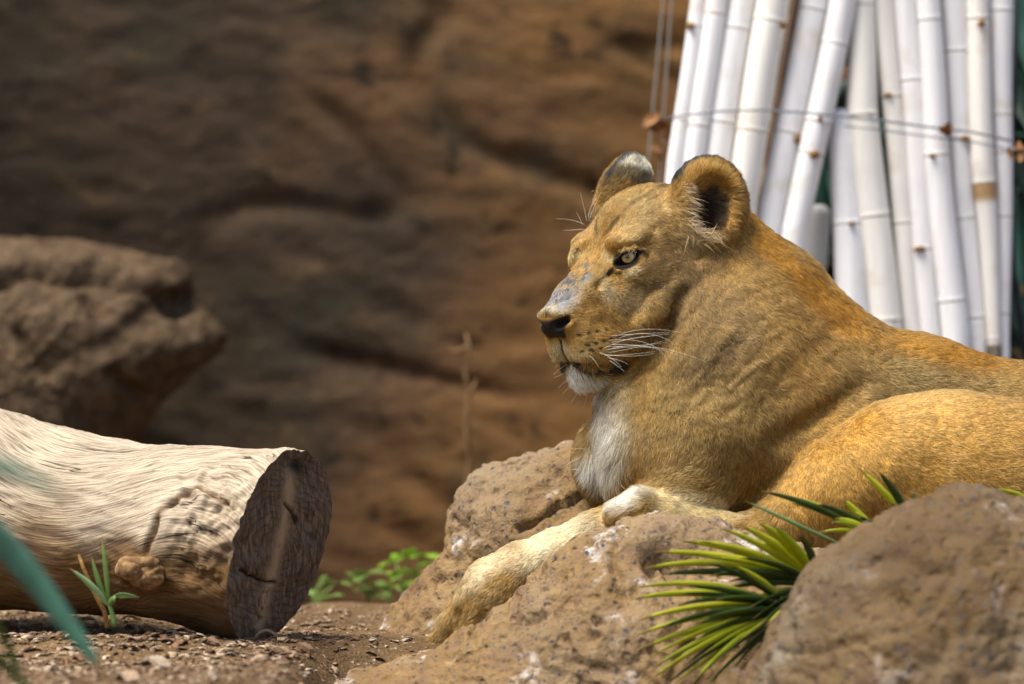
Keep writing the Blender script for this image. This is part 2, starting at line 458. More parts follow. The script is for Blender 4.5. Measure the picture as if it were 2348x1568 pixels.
logo = empty('log', P(300, 1420, 7.25))
tag(logo, 'pale weathered log with a dark sawn end lying on the soil', 'log')
nr, ns = 260, 220
tt = np.linspace(0, 1, nr); th = np.linspace(0, 2 * np.pi, ns, endpoint=False)
prof_u = np.array([-260, -100, 0, 150, 250, 330, 480, 560, 640])
prof_c = np.array([1150, 1160, 1168, 1190, 1206, 1214, 1232, 1242, 1250])
prof_r = np.array([262, 246, 228, 208, 199, 192, 202, 209, 217])
uu = -260 + (640 + 260) * tt
cvv, rr = np.interp(uu, prof_u, prof_c), np.interp(uu, prof_u, prof_r)
for a in (cvv, rr):
    for _ in range(12): a[1:-1] = .25 * a[:-2] + .5 * a[1:-1] + .25 * a[2:]
Yc = 7.12 + 0.36 * (1 - tt)
ctr = np.stack([(uu - CU) / FPX * Yc, Yc, CAM_Z - (cvv - CV) / FPX * Yc], 1)
lean = smooth(.55, 1, tt) * 52 / 217
kk = K * rr
Av = np.stack([kk * .44, kk * .90, -kk * .02], 1)
Bvv = np.stack([kk * lean, kk * 0, kk], 1)
LGV = ctr[:, None] + np.cos(th)[None, :, None] * Av[:, None] + np.sin(th)[None, :, None] * Bvv[:, None]
LGV = LGV.reshape(-1, 3); F = grid_faces(nr, ns, True)
rad_dir = LGV - np.repeat(ctr, ns, 0); rad_dir /= np.linalg.norm(rad_dir, axis=1, keepdims=True)
arc = np.tile(th, nr); lng = np.repeat(tt, ns)
pu, pv = LGV[:, 0] / LGV[:, 1] * FPX + CU, CV - (LGV[:, 2] - CAM_Z) / LGV[:, 1] * FPX
front_m = smooth(.2, -.2, np.cos(arc))
swirl = .035 * np.exp(-(((pu - 100) / 130) ** 2 + ((pv - 1230) / 110) ** 2)) * front_m
dsp = .006 * fbm(LGV, 7, 3, 51) + .0022 * fbm(np.stack([lng * 10, arc * 9, 0 * arc], 1), 1.0, 4, 53, ridge=True)
patch = smooth(40, -30, np.array(seg_dist(pu, pv, [(470, 1150), (470, 1270), (560, 1200)])) - 70) * front_m
dsp -= .008 * patch; dsp += .010 * patch * fbm(LGV, 50, 3, 57)
ridge = np.exp(-(seg_dist(pu + 8 * vnoise(LGV * 40, 3), pv, [(520, 1150), (455, 1113), (410, 1135), (370, 1175), (350, 1235), (338, 1290)]) / 6) ** 2) * front_m
dsp -= .014 * ridge * (.6 + .6 * vnoise(LGV * 60, 90))
dsp += .004 * np.exp(-(seg_dist(pu, pv, [(440, 1108), (395, 1130), (352, 1180), (332, 1250)]) / 14) ** 2) * front_m
dsp -= .016 * np.exp(-(((pu - 60) / 60) ** 2 + ((pv - 1300) / 60) ** 2)) * front_m
dsp += swirl * .25
knot = np.exp(-(((pu - 318) / 34) ** 2 + ((pv - 1308) / 30) ** 2)) * front_m
dsp += .030 * knot * (1 + .8 * fbm(LGV, 60, 3, 59))
dsp -= .004 * smooth(.982, 1.0, lng) * (.55 + .8 * vnoise(LGV * 38, 95))
LGV2 = LGV + rad_dir * dsp[:, None]
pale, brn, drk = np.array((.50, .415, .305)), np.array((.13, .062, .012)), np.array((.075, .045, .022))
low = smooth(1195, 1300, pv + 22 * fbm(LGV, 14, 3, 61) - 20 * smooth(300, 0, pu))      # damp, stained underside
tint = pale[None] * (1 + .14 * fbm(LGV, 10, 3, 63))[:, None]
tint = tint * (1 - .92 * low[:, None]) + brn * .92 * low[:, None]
st = smooth(.25, .8, vnoise(LGV * 9, 65)) * .45; tint = tint * (1 - st[:, None]) + np.array((.36, .24, .12)) * st[:, None]
tn = np.exp(-(((pu - 95) / 70) ** 2 + ((pv - 1235) / 70) ** 2)) * .7 * front_m; tint = tint * (1 - tn[:, None]) + np.array((.33, .19, .07)) * tn[:, None]
t = np.clip(ridge * .95 + .8 * knot, 0, 1); tint = tint * (1 - t[:, None]) + np.array((.15, .075, .028)) * t[:, None]
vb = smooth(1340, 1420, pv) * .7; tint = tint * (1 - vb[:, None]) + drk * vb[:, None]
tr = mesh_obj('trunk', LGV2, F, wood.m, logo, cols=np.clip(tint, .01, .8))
ga = tr.data.attributes.new('grain', 'FLOAT_VECTOR', 'POINT')
gvec = np.stack([lng * .75 * 1.0, arc * .17 + .05 * np.sin(lng * 9) + .3 * swirl, 0 * arc], 1)
ga.data.foreach_set('vector', gvec.astype(np.float32).ravel())
# sawn end
cut = NT('sawn_end')
ca = cut.n('ShaderNodeAttribute', attribute_name='grain')
g = cut.n('ShaderNodeMapping', {'Vector': ca.outputs['Vector'], 'Rotation': (0, 0, .25), 'Scale': (26, 4.5, 1)}).outputs[0]
e1 = cut.noise(g, 1.3, 7, .65, .6); e2 = cut.noise(ca.outputs['Vector'], 5, 4)
c = cut.ramp(e1, [(.3, (.035, .025, .019)), (.5, (.12, .086, .062)), (.7, (.24, .18, .13))])
c = cut.mix(cut.ramp(e2, [(.5, (0, 0, 0)), (.7, (.6, .6, .6))]), c, (.17, .165, .165))
rl = cut.n('ShaderNodeVectorMath', {0: ca.outputs['Vector']}, operation='LENGTH').outputs['Value']
rg = cut.math('SINE', cut.math('ADD', cut.math('MULTIPLY', rl, 85.0), cut.math('MULTIPLY', e2, 22.0)))
c = cut.mix(cut.ramp(rg, [(.55, (0, 0, 0)), (.95, (.45, .45, .45))]), c, (.03, .022, .017))
ct = cut.n('ShaderNodeAttribute', attribute_name='tint')
c = cut.mix(cut.n('ShaderNodeSeparateColor', {0: ct.outputs['Color']}).outputs[0], c, (.36, .26, .17))
c = cut.mix(cut.n('ShaderNodeSeparateColor', {0: ct.outputs['Color']}).outputs[1], c, (.012, .010, .009))
cut.color(c); cut.bump(e1, .8, .008)
nq = 60
rs = np.linspace(0, 1, nq)[1:]
CV3 = ctr[-1] + (rs[:, None, None] * (LGV2.reshape(nr, ns, 3)[-1] - ctr[-1])[None])
CV3 = CV3.reshape(-1, 3)
CV3 = np.concatenate([CV3, [ctr[-1]]])
nrm_e = np.cross(Av[-1], Bvv[-1]); nrm_e /= np.linalg.norm(nrm_e); nrm_e *= -1 if nrm_e[0] < 0 else 1
cu2, cv2 = CV3[:, 0] / CV3[:, 1] * FPX + CU, CV - (CV3[:, 2] - CAM_Z) / CV3[:, 1] * FPX
rr_ = np.r_[np.repeat(rs, ns), 0]
wv = 5 * vnoise(CV3 * 60, 5)
pale_l = np.exp(-(seg_dist(cu2 + wv, cv2, [(672, 1085), (660, 1150), (648, 1210), (625, 1310), (592, 1440)]) / 13) ** 2)
crk_l = np.exp(-(seg_dist(cu2 + wv, cv2 + wv, [(612, 1345), (600, 1395), (582, 1445)]) / 6) ** 2) * smooth(-.2, .4, vnoise(CV3 * 110, 8)) + np.exp(-(seg_dist(cu2, cv2 + wv, [(550, 1310), (590, 1325), (612, 1335), (632, 1332)]) / 3) ** 2) + np.exp(-(seg_dist(cu2, cv2, [(655, 1155), (672, 1175), (680, 1200)]) / 3) ** 2)
crk_l += .9 * np.exp(-(((cu2 - 686) / 22) ** 2 + ((cv2 - 1070) / 22) ** 2))
CV3 = CV3 + nrm_e * (.003 * fbm(CV3, 12, 3, 71) - .010 * np.clip(crk_l, 0, 1))[:, None] * smooth(1, .96, rr_)[:, None]
F = grid_faces(nq - 1, ns, True)
fl_ = [list(map(int, x)) for x in F] + [[len(CV3) - 1, int(j), int((j + 1) % ns)] for j in range(ns)]
tc_ = np.stack([.95 * pale_l, np.clip(crk_l, 0, 1), 0 * pale_l], 1)
cf = mesh_obj('cut_face', CV3, fl_, cut.m, logo, cols=tc_)
ga = cf.data.attributes.new('grain', 'FLOAT_VECTOR', 'POINT')
gg = np.stack([(cu2 - 640) / 220, (cv2 - 1250) / 220, 0 * cu2], 1); ga.data.foreach_set('vector', gg.astype(np.float32).ravel())
# bracket fungus on the knot
fung = NT('fungus'); fung.color(fung.ramp(fung.noise(fung.co(), 60, 5), [(.35, (.10, .055, .025)), (.65, (.33, .20, .09))])); fung.bump(fung.noise(fung.co(), 90, 4), .7, .006)
fY = LGV2[np.argmin((pu - 318) ** 2 + (pv - 1300) ** 2 + (LGV2[:, 1] > 7.2) * 1e5), 1]
for (u, v, ru, rv, sd_) in ((322, 1290, 46, 13, 81), (300, 1305, 24, 16, 83), (338, 1318, 40, 26, 85)):
    oo = pillow('bracket_fungus', [(u + ru * math.cos(a), v + rv * math.sin(a)) for a in np.linspace(0, 2 * math.pi, 24, endpoint=False)], (u, v), fY - .004, .016, .03, fung.m, n=48, m=22, amp=.35, det=.6, frac=.2, seed=sd_)
    oo.parent = logo; oo.matrix_parent_inverse = Matrix.Translation(logo.location).inverted()

# ------------------------------------------------------------------ bamboo screen
bam = NT('white_bamboo')
at = bam.n('ShaderNodeAttribute', attribute_name='tint')
cz = bam.co(scale=(1, 1, .06)); s1 = bam.noise(cz, 120, 4, .6); s2 = bam.noise(bam.co(), 14, 4)
c = bam.mix(bam.ramp(s1, [(.35, (.24, .24, .24)), (.62, (0, 0, 0))]), at.outputs['Color'], (.55, .53, .50))
c = bam.mix(bam.ramp(s2, [(.57, (0, 0, 0)), (.74, (.5, .5, .5))]), c, (.62, .54, .40))
bam.color(c); bam.set(Roughness=.45); bam.bump(s1, .25, .003)
stubm = NT('branch_scar'); stubm.color(stubm.ramp(stubm.noise(stubm.co(), 80, 4), [(.35, (.13, .07, .025)), (.65, (.34, .20, .08))])); stubm.bump(stubm.noise(stubm.co(), 130, 3), .7, .006)
fence = empty('bamboo_fence', P(1950, 1372, 8.42))
tag(fence, 'screen of white bamboo poles tied with wire behind the lioness', 'fence')
def bz(x, y): return 1432.5 + x * .5298, y * .5298
# centre line (x, y, width), node heights, distance, colour
WB, WC, BR = (.84, .83, .84), (.85, .82, .76), (.16, .095, .05)
POLES = [
    ([(322, 0, 74), (222, 700, 72)], [115, 520], 8.43, WB), ([(396, 0, 92), (302, 700, 88)], [60, 545], 8.42, WB), ([(503, 0, 118), (402, 700, 116)], [125, 530], 8.43, WB),
    ([(642, 0, 134), (502, 870, 126)], [92, 565], 8.40, WC), ([(735, 0, 62), (605, 850, 56)], [520], 8.56, BR), ([(825, 0, 118), (640, 900, 116)], [42, 575], 8.43, WB), ([(945, 0, 110), (738, 1000, 108)], [190, 530, 665], 8.40, WB),
    ([(1024, 0, 100), (1026, 480, 130), (1125, 1380, 132)], [22, 497, 937, 1388], 8.42, WC), ([(936, 470, 96), (948, 620, 124), (990, 1380, 150)], [968], 8.43, WB), ([(842, 885, 96), (808, 1250, 110)], [1200], 8.52, WC),
    ([(1119, 0, 90), (1246, 1450, 84)], [420, 966], 8.43, WC), ([(1217, 0, 98), (1324, 1470, 86)], [347, 1078], 8.42, WB), ([(1313, 0, 96), (1350, 670, 102), (1428, 1450, 114)], [86, 672, 1303], 8.40, WB),
    ([(1420, 0, 114), (1462, 800, 96), (1522, 1450, 90)], [222, 598, 945, 1376], 8.43, WB), ([(1522, 0, 92), (1548, 700, 98), (1556, 800, 92), (1600, 1500, 56)], [82, 792, 1472], 8.41, WC), ([(1624, 0, 104), (1636, 600, 80), (1636, 1500, 58)], [47, 497, 660, 936, 1358], 8.43, WB),
]
for ip, (cl_, nodes, Y, colr) in enumerate(POLES):
    cl_ = np.array(cl_, float)
    y0 = -420 if cl_[0, 1] == 0 else cl_[0, 1]
    y1 = 2560
    ysam = np.arange(y0, y1, 14.0)
    ysam = np.unique(np.concatenate([ysam] + [np.array([n_ - 9, n_ - 4, n_ - 1.5, n_ + 1.5, n_ + 5, n_ + 10]) for n_ in nodes if n_ > y0]))
    sl0 = (cl_[1, 0] - cl_[0, 0]) / (cl_[1, 1] - cl_[0, 1]); sl1 = (cl_[-1, 0] - cl_[-2, 0]) / (cl_[-1, 1] - cl_[-2, 1])
    x = np.interp(ysam, cl_[:, 1], cl_[:, 0]); x = np.where(ysam < cl_[0, 1], cl_[0, 0] + (ysam - cl_[0, 1]) * sl0, x); x = np.where(ysam > cl_[-1, 1], cl_[-1, 0] + (ysam - cl_[-1, 1]) * sl1 * .6, x)
    wdt = np.interp(ysam, cl_[:, 1], cl_[:, 2])
    x = x + 3 * np.sin(ysam / 170 + ip)
    u, v = bz(x, ysam)
    pts = np.stack([(u - CU) / FPX * Y, np.full(len(u), Y), CAM_Z - (v - CV) / FPX * Y], 1)
    rad = wdt * .53 * .5298 * Y / FPX
    tintv = np.tile(np.array(colr), (len(ysam), 1))
    for n_ in nodes:
        d = ysam - n_
        rad = rad * (1 + .035 * np.exp(-((d + 4) / 6) ** 2) - .05 * np.exp(-((d - 3) / 3) ** 2))
        g = np.exp(-((d - 1) / 4) ** 2)[:, None] * .75; tintv = tintv * (1 - g) + np.array((.36, .29, .20)) * g
    if ip == 14:
        g = (smooth(788, 796, ysam) * smooth(890, 850, ysam))[:, None]; tintv = tintv * (1 - g) + np.array((.40, .23, .07)) * g
        g = smooth(1482, 1490, ysam)[:, None]; tintv = tintv * (1 - g) + np.array((.12, .09, .05)) * g
    if y0 > 0: rad[:3] *= (.35, .75, .95)
    seg = 16
    V_, F_ = tube(pts, rad, seg)
    pole = mesh_obj('bamboo_pole', V_, F_, bam.m, fence, cols=np.repeat(tintv, seg, 0))
    POLES[ip] = (pole, Y, cl_)
for (x, y, s_, ip, tall) in ((680, 110, 17, 3, 1), (843, 512, 17, 6, 1.6), (820, 668, 26, 6, .8), (745, 602, 15, 5, 1.5), (1058, 490, 17, 7, 1), (1138, 408, 26, 10, .8), (1470, 598, 22, 13, .6), (1330, 672, 16, 12, 1), (1540, 97, 20, 14, 1.2), (980, 965, 18, 8, .7), (1275, 1076, 34, 11, .6), (1160, 1386, 17, 7, 1), (285, 110, 12, 0, 1.2), (1430, 1382, 14, 13, 1.4)):
    u, v = bz(x, y); po, Y, cl_ = POLES[ip]
    xc = np.interp(y, cl_[:, 1], cl_[:, 0]); wd_ = np.interp(y, cl_[:, 1], cl_[:, 2]) / 2
    off = math.sqrt(max(0.05, 1 - min(.98, abs(x - xc) / wd_) ** 2)) * wd_ * .5298 * Y / FPX
    rr0 = s_ * .42
    oo = pillow('branch_stub', [(u + rr0 * math.cos(a) * (1 + .25 * math.sin(3 * a)), v + rr0 * tall * math.sin(a) * (1 + .2 * math.cos(2 * a))) for a in np.linspace(0, 2 * math.pi, 20, endpoint=False)], (u, v), Y - off + .002, .014, .01, stubm.m, n=24, m=12, amp=.18, det=.3, frac=.15, seed=int(x))
    oo.parent = po; oo.matrix_parent_inverse = Matrix.Translation(fence.location).inverted() @ Matrix.Translation(fence.location)
    oo.matrix_parent_inverse = po.matrix_world.inverted() if False else Matrix()
wirem = NT('wire'); wirem.color((.22, .23, .25)); wirem.set(Roughness=.4, Metallic=.8)
wp = [bz(x, y) for x, y in ((180, 515), (225, 502), (400, 482), (600, 476), (800, 490), (950, 505), (1100, 520), (1300, 548), (1500, 572), (1600, 592), (1670, 610))]
V_, F_ = tube(np.array([P(u, v, 8.345) for u, v in wp]), .0022, 6); mesh_obj('tie_wire', V_, F_, wirem.m, fence)
V_, F_ = tube(np.array([P(u, v + 22, 8.35) for u, v in wp[5:]]), .0015, 6); mesh_obj('tie_wire', V_, F_, wirem.m, fence)
cab = NT('guy_wire'); cab.color((.30, .29, .27)); cab.set(Roughness=.5)
for (a, b, lab) in (((192, -300), (95, 760), 'thin grey wire hanging before the rock wall, farther from the bamboo'), ((222, -300), (150, 760), 'thin grey wire hanging before the rock wall, next to the bamboo')):
    p0, p1 = P(*bz(*a), 8.7), P(*bz(*b), 8.7); p1 = p1 + (p1 - p0) * 1.25
    V_, F_ = tube(np.linspace(p0, p1, 12), .002, 6); tag(mesh_obj('wire', V_, F_, cab.m), lab, 'wire')
V_, F_ = tube(np.array([P(*bz(x, y), 8.6) for x, y in ((1700, -200), (1690, 300), (1668, 760), (1680, 1200), (1740, 1600), (1790, 2200), (1800, 2560))]), .006, 7)
tag(mesh_obj('cable', V_, F_, NT('black_cable').m), 'dark cable hanging beside the last bamboo pole', 'cable'); bpy.data.materials['black_cable'].node_tree.nodes['Principled BSDF'].inputs[0].default_value = (.02, .025, .03, 1)
# crumpled dry leaves caught on wire
dry = NT('dry_leaf'); dry.color(dry.ramp(dry.noise(dry.co(), 40, 4), [(.35, (.14, .07, .035)), (.65, (.42, .22, .10))]))
for (x, y, s_, lab) in ((158, 540, 62, 'upper clump of dry brown leaves caught on the wire beside the bamboo'), (165, 632, 50, 'lower clump of dry brown leaves caught on the wire beside the bamboo'), (1398, 558, 40, 'small dry brown leaf stuck on a bamboo pole'), (1712, 655, 46, 'dry brown leaf hanging past the last bamboo pole')):
    u, v = bz(x, y); Yl = 8.68 if x < 400 else 8.33
    vs, fs = [], []
    for q in range(7):
        cx, cy, cz_ = P(u + rng.normal() * s_ * .2, v + rng.normal() * s_ * .13, Yl + rng.normal() * .012)
        R = Matrix.Rotation(rng.random() * 6.3, 3, 'X') @ Matrix.Rotation(rng.random() * 6.3, 3, 'Z') @ Matrix.Rotation(rng.random() * 6.3, 3, 'Y')
        l_ = s_ * .5298 * .8 * Yl / FPX; b0 = len(vs)
        for (aa, bb_, h_) in ((-1, 0, 0), (-.4, .5, .25), (.3, .45, .3), (1, 0, .1), (.3, -.5, .25), (-.4, -.45, .3), (0, 0, -.05)):
            w_ = R @ Vector((aa * l_, bb_ * l_, h_ * l_)); vs.append((cx + w_.x, cy + w_.y, cz_ + w_.z))
        fs += [[b0 + a, b0 + (a + 1) % 6, b0 + 6] for a in range(6)]
    tag(mesh_obj('dry_leaf', vs, fs, dry.m), lab, 'dry leaf')

# ------------------------------------------------------------------ lioness: one blended body surface
TH = math.radians(38)                                  # head turned from profile towards the camera
HO = PW(1381, 585, 0)
HF = np.array([-math.cos(TH), -math.sin(TH), 0.0])     # forward along the muzzle
HS = np.array([math.sin(TH), -math.cos(TH), 0.0])      # towards the near side
HH = np.array([0.0, 0.0, 1.0])
def HW(f, s, h): return HO + K * (f * HF + s * HS + h * HH)
def head_axes(pitch=0.0, yaw=0.0):
    a, b = math.radians(pitch), math.radians(yaw)
    f = math.cos(a) * HF + math.sin(a) * HH; h = -math.sin(a) * HF + math.cos(a) * HH
    f2 = math.cos(b) * f + math.sin(b) * HS; s2 = -math.sin(b) * f + math.cos(b) * HS
    return np.stack([f2, s2, h], 1)
WORLD_AX = np.eye(3)
def world_axes(rot):                                   # rotate in the picture plane, degrees anticlockwise
    a = math.radians(rot)
    return np.array([[math.cos(a), 0, -math.sin(a)], [0, 1, 0], [math.sin(a), 0, math.cos(a)]])

ops = []
def E(c, r, ax=WORLD_AX, k=20, op='u'): ops.append((op, 'e', np.asarray(c), np.asarray(r, float) * K, ax, k * K))
def C(a, b, ra, rb, k=20, op='u'): ops.append((op, 'c', np.asarray(a), np.asarray(b), (ra * K, rb * K), k * K))
def HE(f, s, h, rf, rs, rh, pitch=0, yaw=0, k=20, op='u', both=True):
    for sg in ((1, -1) if (both and s != 0) else (1,)):
        E(HW(f, s * sg, h), (rf, rs, rh), head_axes(pitch, yaw * sg), k, op)
def HC(a, b, ra, rb, k=20, op='u'):
    for sg in ((1, -1) if (a[1] != 0 or b[1] != 0) else (1,)):
        C(HW(a[0], a[1] * sg, a[2]), HW(b[0], b[1] * sg, b[2]), ra, rb, k, op)
def BE(u, v, wd, ru, rw, rv, rot=0, k=40, op='u'): E(PW(u, v, wd), (ru, rw, rv), world_axes(rot), k, op)
def BC(pts, k=30, op='u'):                             # chain of (u, v, w, r)
    for p, q in zip(pts[:-1], pts[1:]): C(PW(*p[:3]), PW(*q[:3]), p[3], q[3], k, op)

# --- trunk and neck
BE(2250, 1112, -70, 420, 200, 260, -4, 60)
BE(1870, 1060, -60, 330, 200, 250, 25, 70)
BC([(1650, 590, -125, 122), (1770, 700, -115, 128), (1880, 805, -100, 122), (1980, 868, -90, 118), (2110, 910, -85, 132), (2360, 998, -80, 150), (2560, 1090, -80, 170)], 50)
BC([(1570, 690, -100, 165), (1700, 860, -75, 215), (1790, 990, -50, 240)], 70)
BC([(1470, 850, -45, 88), (1490, 960, -20, 118), (1530, 1060, 0, 135)], 50)
BE(1560, 1040, 10, 160, 170, 155, 0, 60)
BE(1690, 970, 80, 150, 110, 215, 20, 60)               # near shoulder
BC([(1650, 1010, 110, 118), (1590, 1110, 130, 92)], 50)
BE(1450, 1075, 60, 55, 60, 95, 0, 40)                  # fold of skin on the breast
# --- far forearm folded under the chest
BE(1404, 1062, -55, 92, 80, 112, 8, 14)
# --- near fore leg stretched down the rock
BC([(1600, 1120, 130, 90), (1470, 1196, 165, 66), (1370, 1228, 178, 54), (1270, 1270, 184, 51), (1190, 1304, 188, 53)], 22)
BC([(1190, 1306, 188, 54), (1135, 1350, 188, 68), (1102, 1402, 190, 62)], 30)
BE(1118, 1378, 196, 78, 58, 58, 48, 30)
BC([(1130, 1385, 215, 44), (1085, 1440, 215, 34), (1060, 1485, 215, 26)], 16)
BC([(1080, 1370, 165, 34), (1035, 1425, 172, 27), (1000, 1472, 172, 20), (975, 1500, 170, 13)], 9)
BC([(1110, 1390, 140, 36), (1060, 1450, 140, 28), (1030, 1490, 140, 20)], 10)
C(PW(1052, 1402, 232), PW(1046, 1470, 232), 12, 12, 8, 's')
C(PW(1112, 1400, 258), PW(1080, 1462, 252), 7, 8, 10, 's')
C(PW(1148, 1398, 256), PW(1118, 1446, 256), 6, 7, 10, 's')
# --- haunch, knee and hind foot
BE(2190, 1095, 170, 270, 150, 195, -6, 22)
BC([(2060, 1062, 180, 138), (1930, 1125, 190, 112), (1800, 1208, 190, 78)], 30)
BE(2420, 1150, 150, 330, 170, 235, 0, 40)
BC([(1900, 1240, 175, 90), (2250, 1290, 150, 110)], 30)
BC([(1800, 1215, 190, 72), (1700, 1232, 200, 50), (1610, 1208, 205, 42), (1530, 1185, 210, 44), (1470, 1172, 215, 47)], 12)
BC([(1475, 1168, 225, 45), (1425, 1184, 228, 36)], 12)
BC([(1470, 1160, 190, 42), (1420, 1180, 190, 34)], 12)
# --- head
HE(-165, 0, 40, 165, 136, 128, k=20)
HE(-74, 0, 0, 105, 98, 76, pitch=-40, k=40)            # sloping forehead
HE(-105, 72, -75, 118, 74, 112, k=40)                  # cheeks
HE(-160, 95, -60, 100, 55, 110, k=30)
HE(-30, 40, -120, 90, 60, 80, k=40)
HC((-36, 30, -14), (70, 25, -98), 44, 38, 34)          # bridge of the nose
HC((70, 23, -100), (134, 18, -150), 38, 32, 20)
HE(138, 0, -154, 24, 45, 34, pitch=-40, k=14)          # nose tip
HE(60, 36, -204, 68, 46, 54, pitch=-8, yaw=-12, k=16)  # whisker pads
HE(0, 62, -198, 80, 48, 66, pitch=-8, yaw=-14, k=40)
HC((36, 18, -256), (-120, 80, -205), 38, 66, 30)       # lower jaw
HE(46, 0, -262, 42, 38, 36, pitch=-20, k=14)           # chin
HE(-12, 72, 34, 46, 38, 18, pitch=-24, yaw=-24, k=30)  # brows
HE(-55, 100, -45, 68, 24, 30, pitch=14, k=30)          # cheek bones
HC((10, 46, -112), (92, 36, -166), 40, 36, 30)
BC([(1552, 655, 48, 19), (1508, 700, 70, 23), (1468, 748, 74, 20)], 18)   # fold of the cheek
# carve: eye sockets, nostrils, mouth
HE(16, -66, -8, 26, 20, 30, k=16, both=False)          # inner corner of the far eye
_d = (PW(1437, 596, 88) - HO) / K
HE(_d.dot(HF), _d.dot(HS), _d.dot(HH), 33, 24, 16, pitch=-24, k=8, op='s')
HC((44, 74, -36), (66, 60, -74), 6, 5, 14, 's')
HC((166, 28, -166), (140, 45, -148), 12, 9, 6, 's')
HC((164, 18, -172), (154, 0, -196), 6, 5, 8, 's')
HC((148, 0, -192), (130, 0, -236), 7, 7, 10, 's')
HC((128, 2, -234), (96, 44, -246), 4, 4, 7, 's')
HC((96, 44, -246), (36, 90, -250), 4, 5, 7, 's')
HC((36, 90, -250), (-20, 112, -236), 5, 10, 10, 's')
# ears
EAX = []
for sg, n, c in ((1, 0.42 * HF + 0.86 * HS + 0.16 * HH, HW(-194, 144, 112)), (-1, 0.2 * HF - 0.95 * HS + 0.2 * HH, HW(-176, -150, 126))):
    n = n / np.linalg.norm(n)
    up = HH - n * n.dot(HH); up = up / np.linalg.norm(up); sd = np.cross(up, n)
    up2 = up * math.cos(0.16) + sd * math.sin(0.16) * sg; sd2 = np.cross(up2, n)
    ax = np.stack([sd2, n, up2], 1)
    EAX.append((c, ax))
    E(c - n * 8 * K, (94, 44, 116), ax, 24)
    E(c + n * 36 * K - up2 * 8 * K, (58, 46, 80), ax, 14, 's')
    E(c + n * 4 * K - up2 * 34 * K, (30, 40, 50), ax, 12, 's')
# lids round the near and the far eye, following the eyeball
def to_head(p):
    d = (np.asarray(p) - HO) / K
    return d.dot(HF), d.dot(HS), d.dot(HH)
EYE = to_head(PW(1441, 590, 58)); EYE_R = 25.0
up_l = [(1399, 622, 73, 5), (1412, 596, 78, 5), (1432, 577, 82, 6), (1452, 571, 80, 7), (1474, 577, 70, 6)]
lo_l = [(1399, 622, 73, 5), (1414, 616, 78, 5), (1436, 615, 82, 6), (1458, 603, 79, 6), (1474, 578, 70, 6)]
for L_ in (up_l, lo_l):
    for p, q in zip(L_[:-1], L_[1:]):
        HC(to_head(PW(*p[:3])), to_head(PW(*q[:3])), p[3], q[3], 7)
C(PW(1566, 672, 78), PW(1528, 745, 72), 7, 10, 26, 's')
C(PW(1528, 745, 72), PW(1450, 845, 64), 10, 10, 28, 's')   # crease behind the jaw
C(PW(1980, 880, 112), PW(1790, 1010, 212), 6, 8, 50, 's')

def axis(stops):
    out = [stops[0][0]]
    for (a, st), (b, _) in zip(stops[:-1], stops[1:]):
        n = max(1, int(round((b - a) / st))); out += list(a + (b - a) * (np.arange(n) + 1) / n)
    return np.array(out)
xs = axis([(-0.20, .005), (0.03, .0022), (0.44, .005), (1.12, 0)])
ys = axis([(6.98, .0036), (7.52, .006), (7.62, 0)])
zs = axis([(-0.10, .0048), (0.40, .0022), (0.86, 0)])
FLD = np.full((len(xs), len(ys), len(zs)), 0.5, np.float32)
for op, typ, A, B, X, k in ops:
    if typ == 'e':
        ext = np.sqrt(((X * B[None, :]) ** 2).sum(1)); lo, hi = A - ext, A + ext
    else:
        lo, hi = np.minimum(A - X[0], B - X[1]), np.maximum(A + X[0], B + X[1])
    mg = k * 1.3 + 0.012
    sl = []
    for g, l, h in zip((xs, ys, zs), lo - mg, hi + mg):
        sl.append(slice(int(np.searchsorted(g, l)), int(np.searchsorted(g, h))))
    sl = tuple(sl)
    gx, gy, gz = xs[sl[0]].astype(np.float32)[:, None, None], ys[sl[1]].astype(np.float32)[None, :, None], zs[sl[2]].astype(np.float32)[None, None, :]
    if gx.size == 0 or gy.size == 0 or gz.size == 0: continue
    if typ == 'e':
        dx, dy, dz = gx - np.float32(A[0]), gy - np.float32(A[1]), gz - np.float32(A[2])
        k0 = 0.0; k1 = 0.0
        for q in range(3):
            l = (dx * np.float32(X[0, q]) + dy * np.float32(X[1, q]) + dz * np.float32(X[2, q]))
            k0 = k0 + (l / np.float32(B[q])) ** 2; k1 = k1 + (l / np.float32(B[q] ** 2)) ** 2
        k0 = np.sqrt(k0); k1 = np.sqrt(k1) + np.float32(1e-9)
        d = k0 * (k0 - 1) / k1
        d = np.where(k0 < 0.02, -np.float32(B.min()), d)
    else:
        ba = (B - A).astype(np.float32); L2 = np.float32(ba.dot(ba) + 1e-12)
        dx, dy, dz = gx - np.float32(A[0]), gy - np.float32(A[1]), gz - np.float32(A[2])
        t = np.clip((dx * ba[0] + dy * ba[1] + dz * ba[2]) / L2, 0, 1)
        d = np.sqrt((dx - t * ba[0]) ** 2 + (dy - t * ba[1]) ** 2 + (dz - t * ba[2]) ** 2) - (np.float32(X[0]) + t * np.float32(X[1] - X[0]))
    f = FLD[sl]
    k = np.float32(k)
    if op == 'u':
        h = np.maximum(k - np.abs(f - d), 0) / k
        FLD[sl] = np.minimum(f, d) - h * h * k * np.float32(0.25)
    else:
        h = np.maximum(k - np.abs(f + d), 0) / k
        FLD[sl] = np.maximum(f, -d) + h * h * k * np.float32(0.25)
LV, LQ = surface_nets(FLD, xs, ys, zs)
del FLD
LV = relax(LV, LQ, 2, 0.5)
LN = vert_normals(LV, LQ)
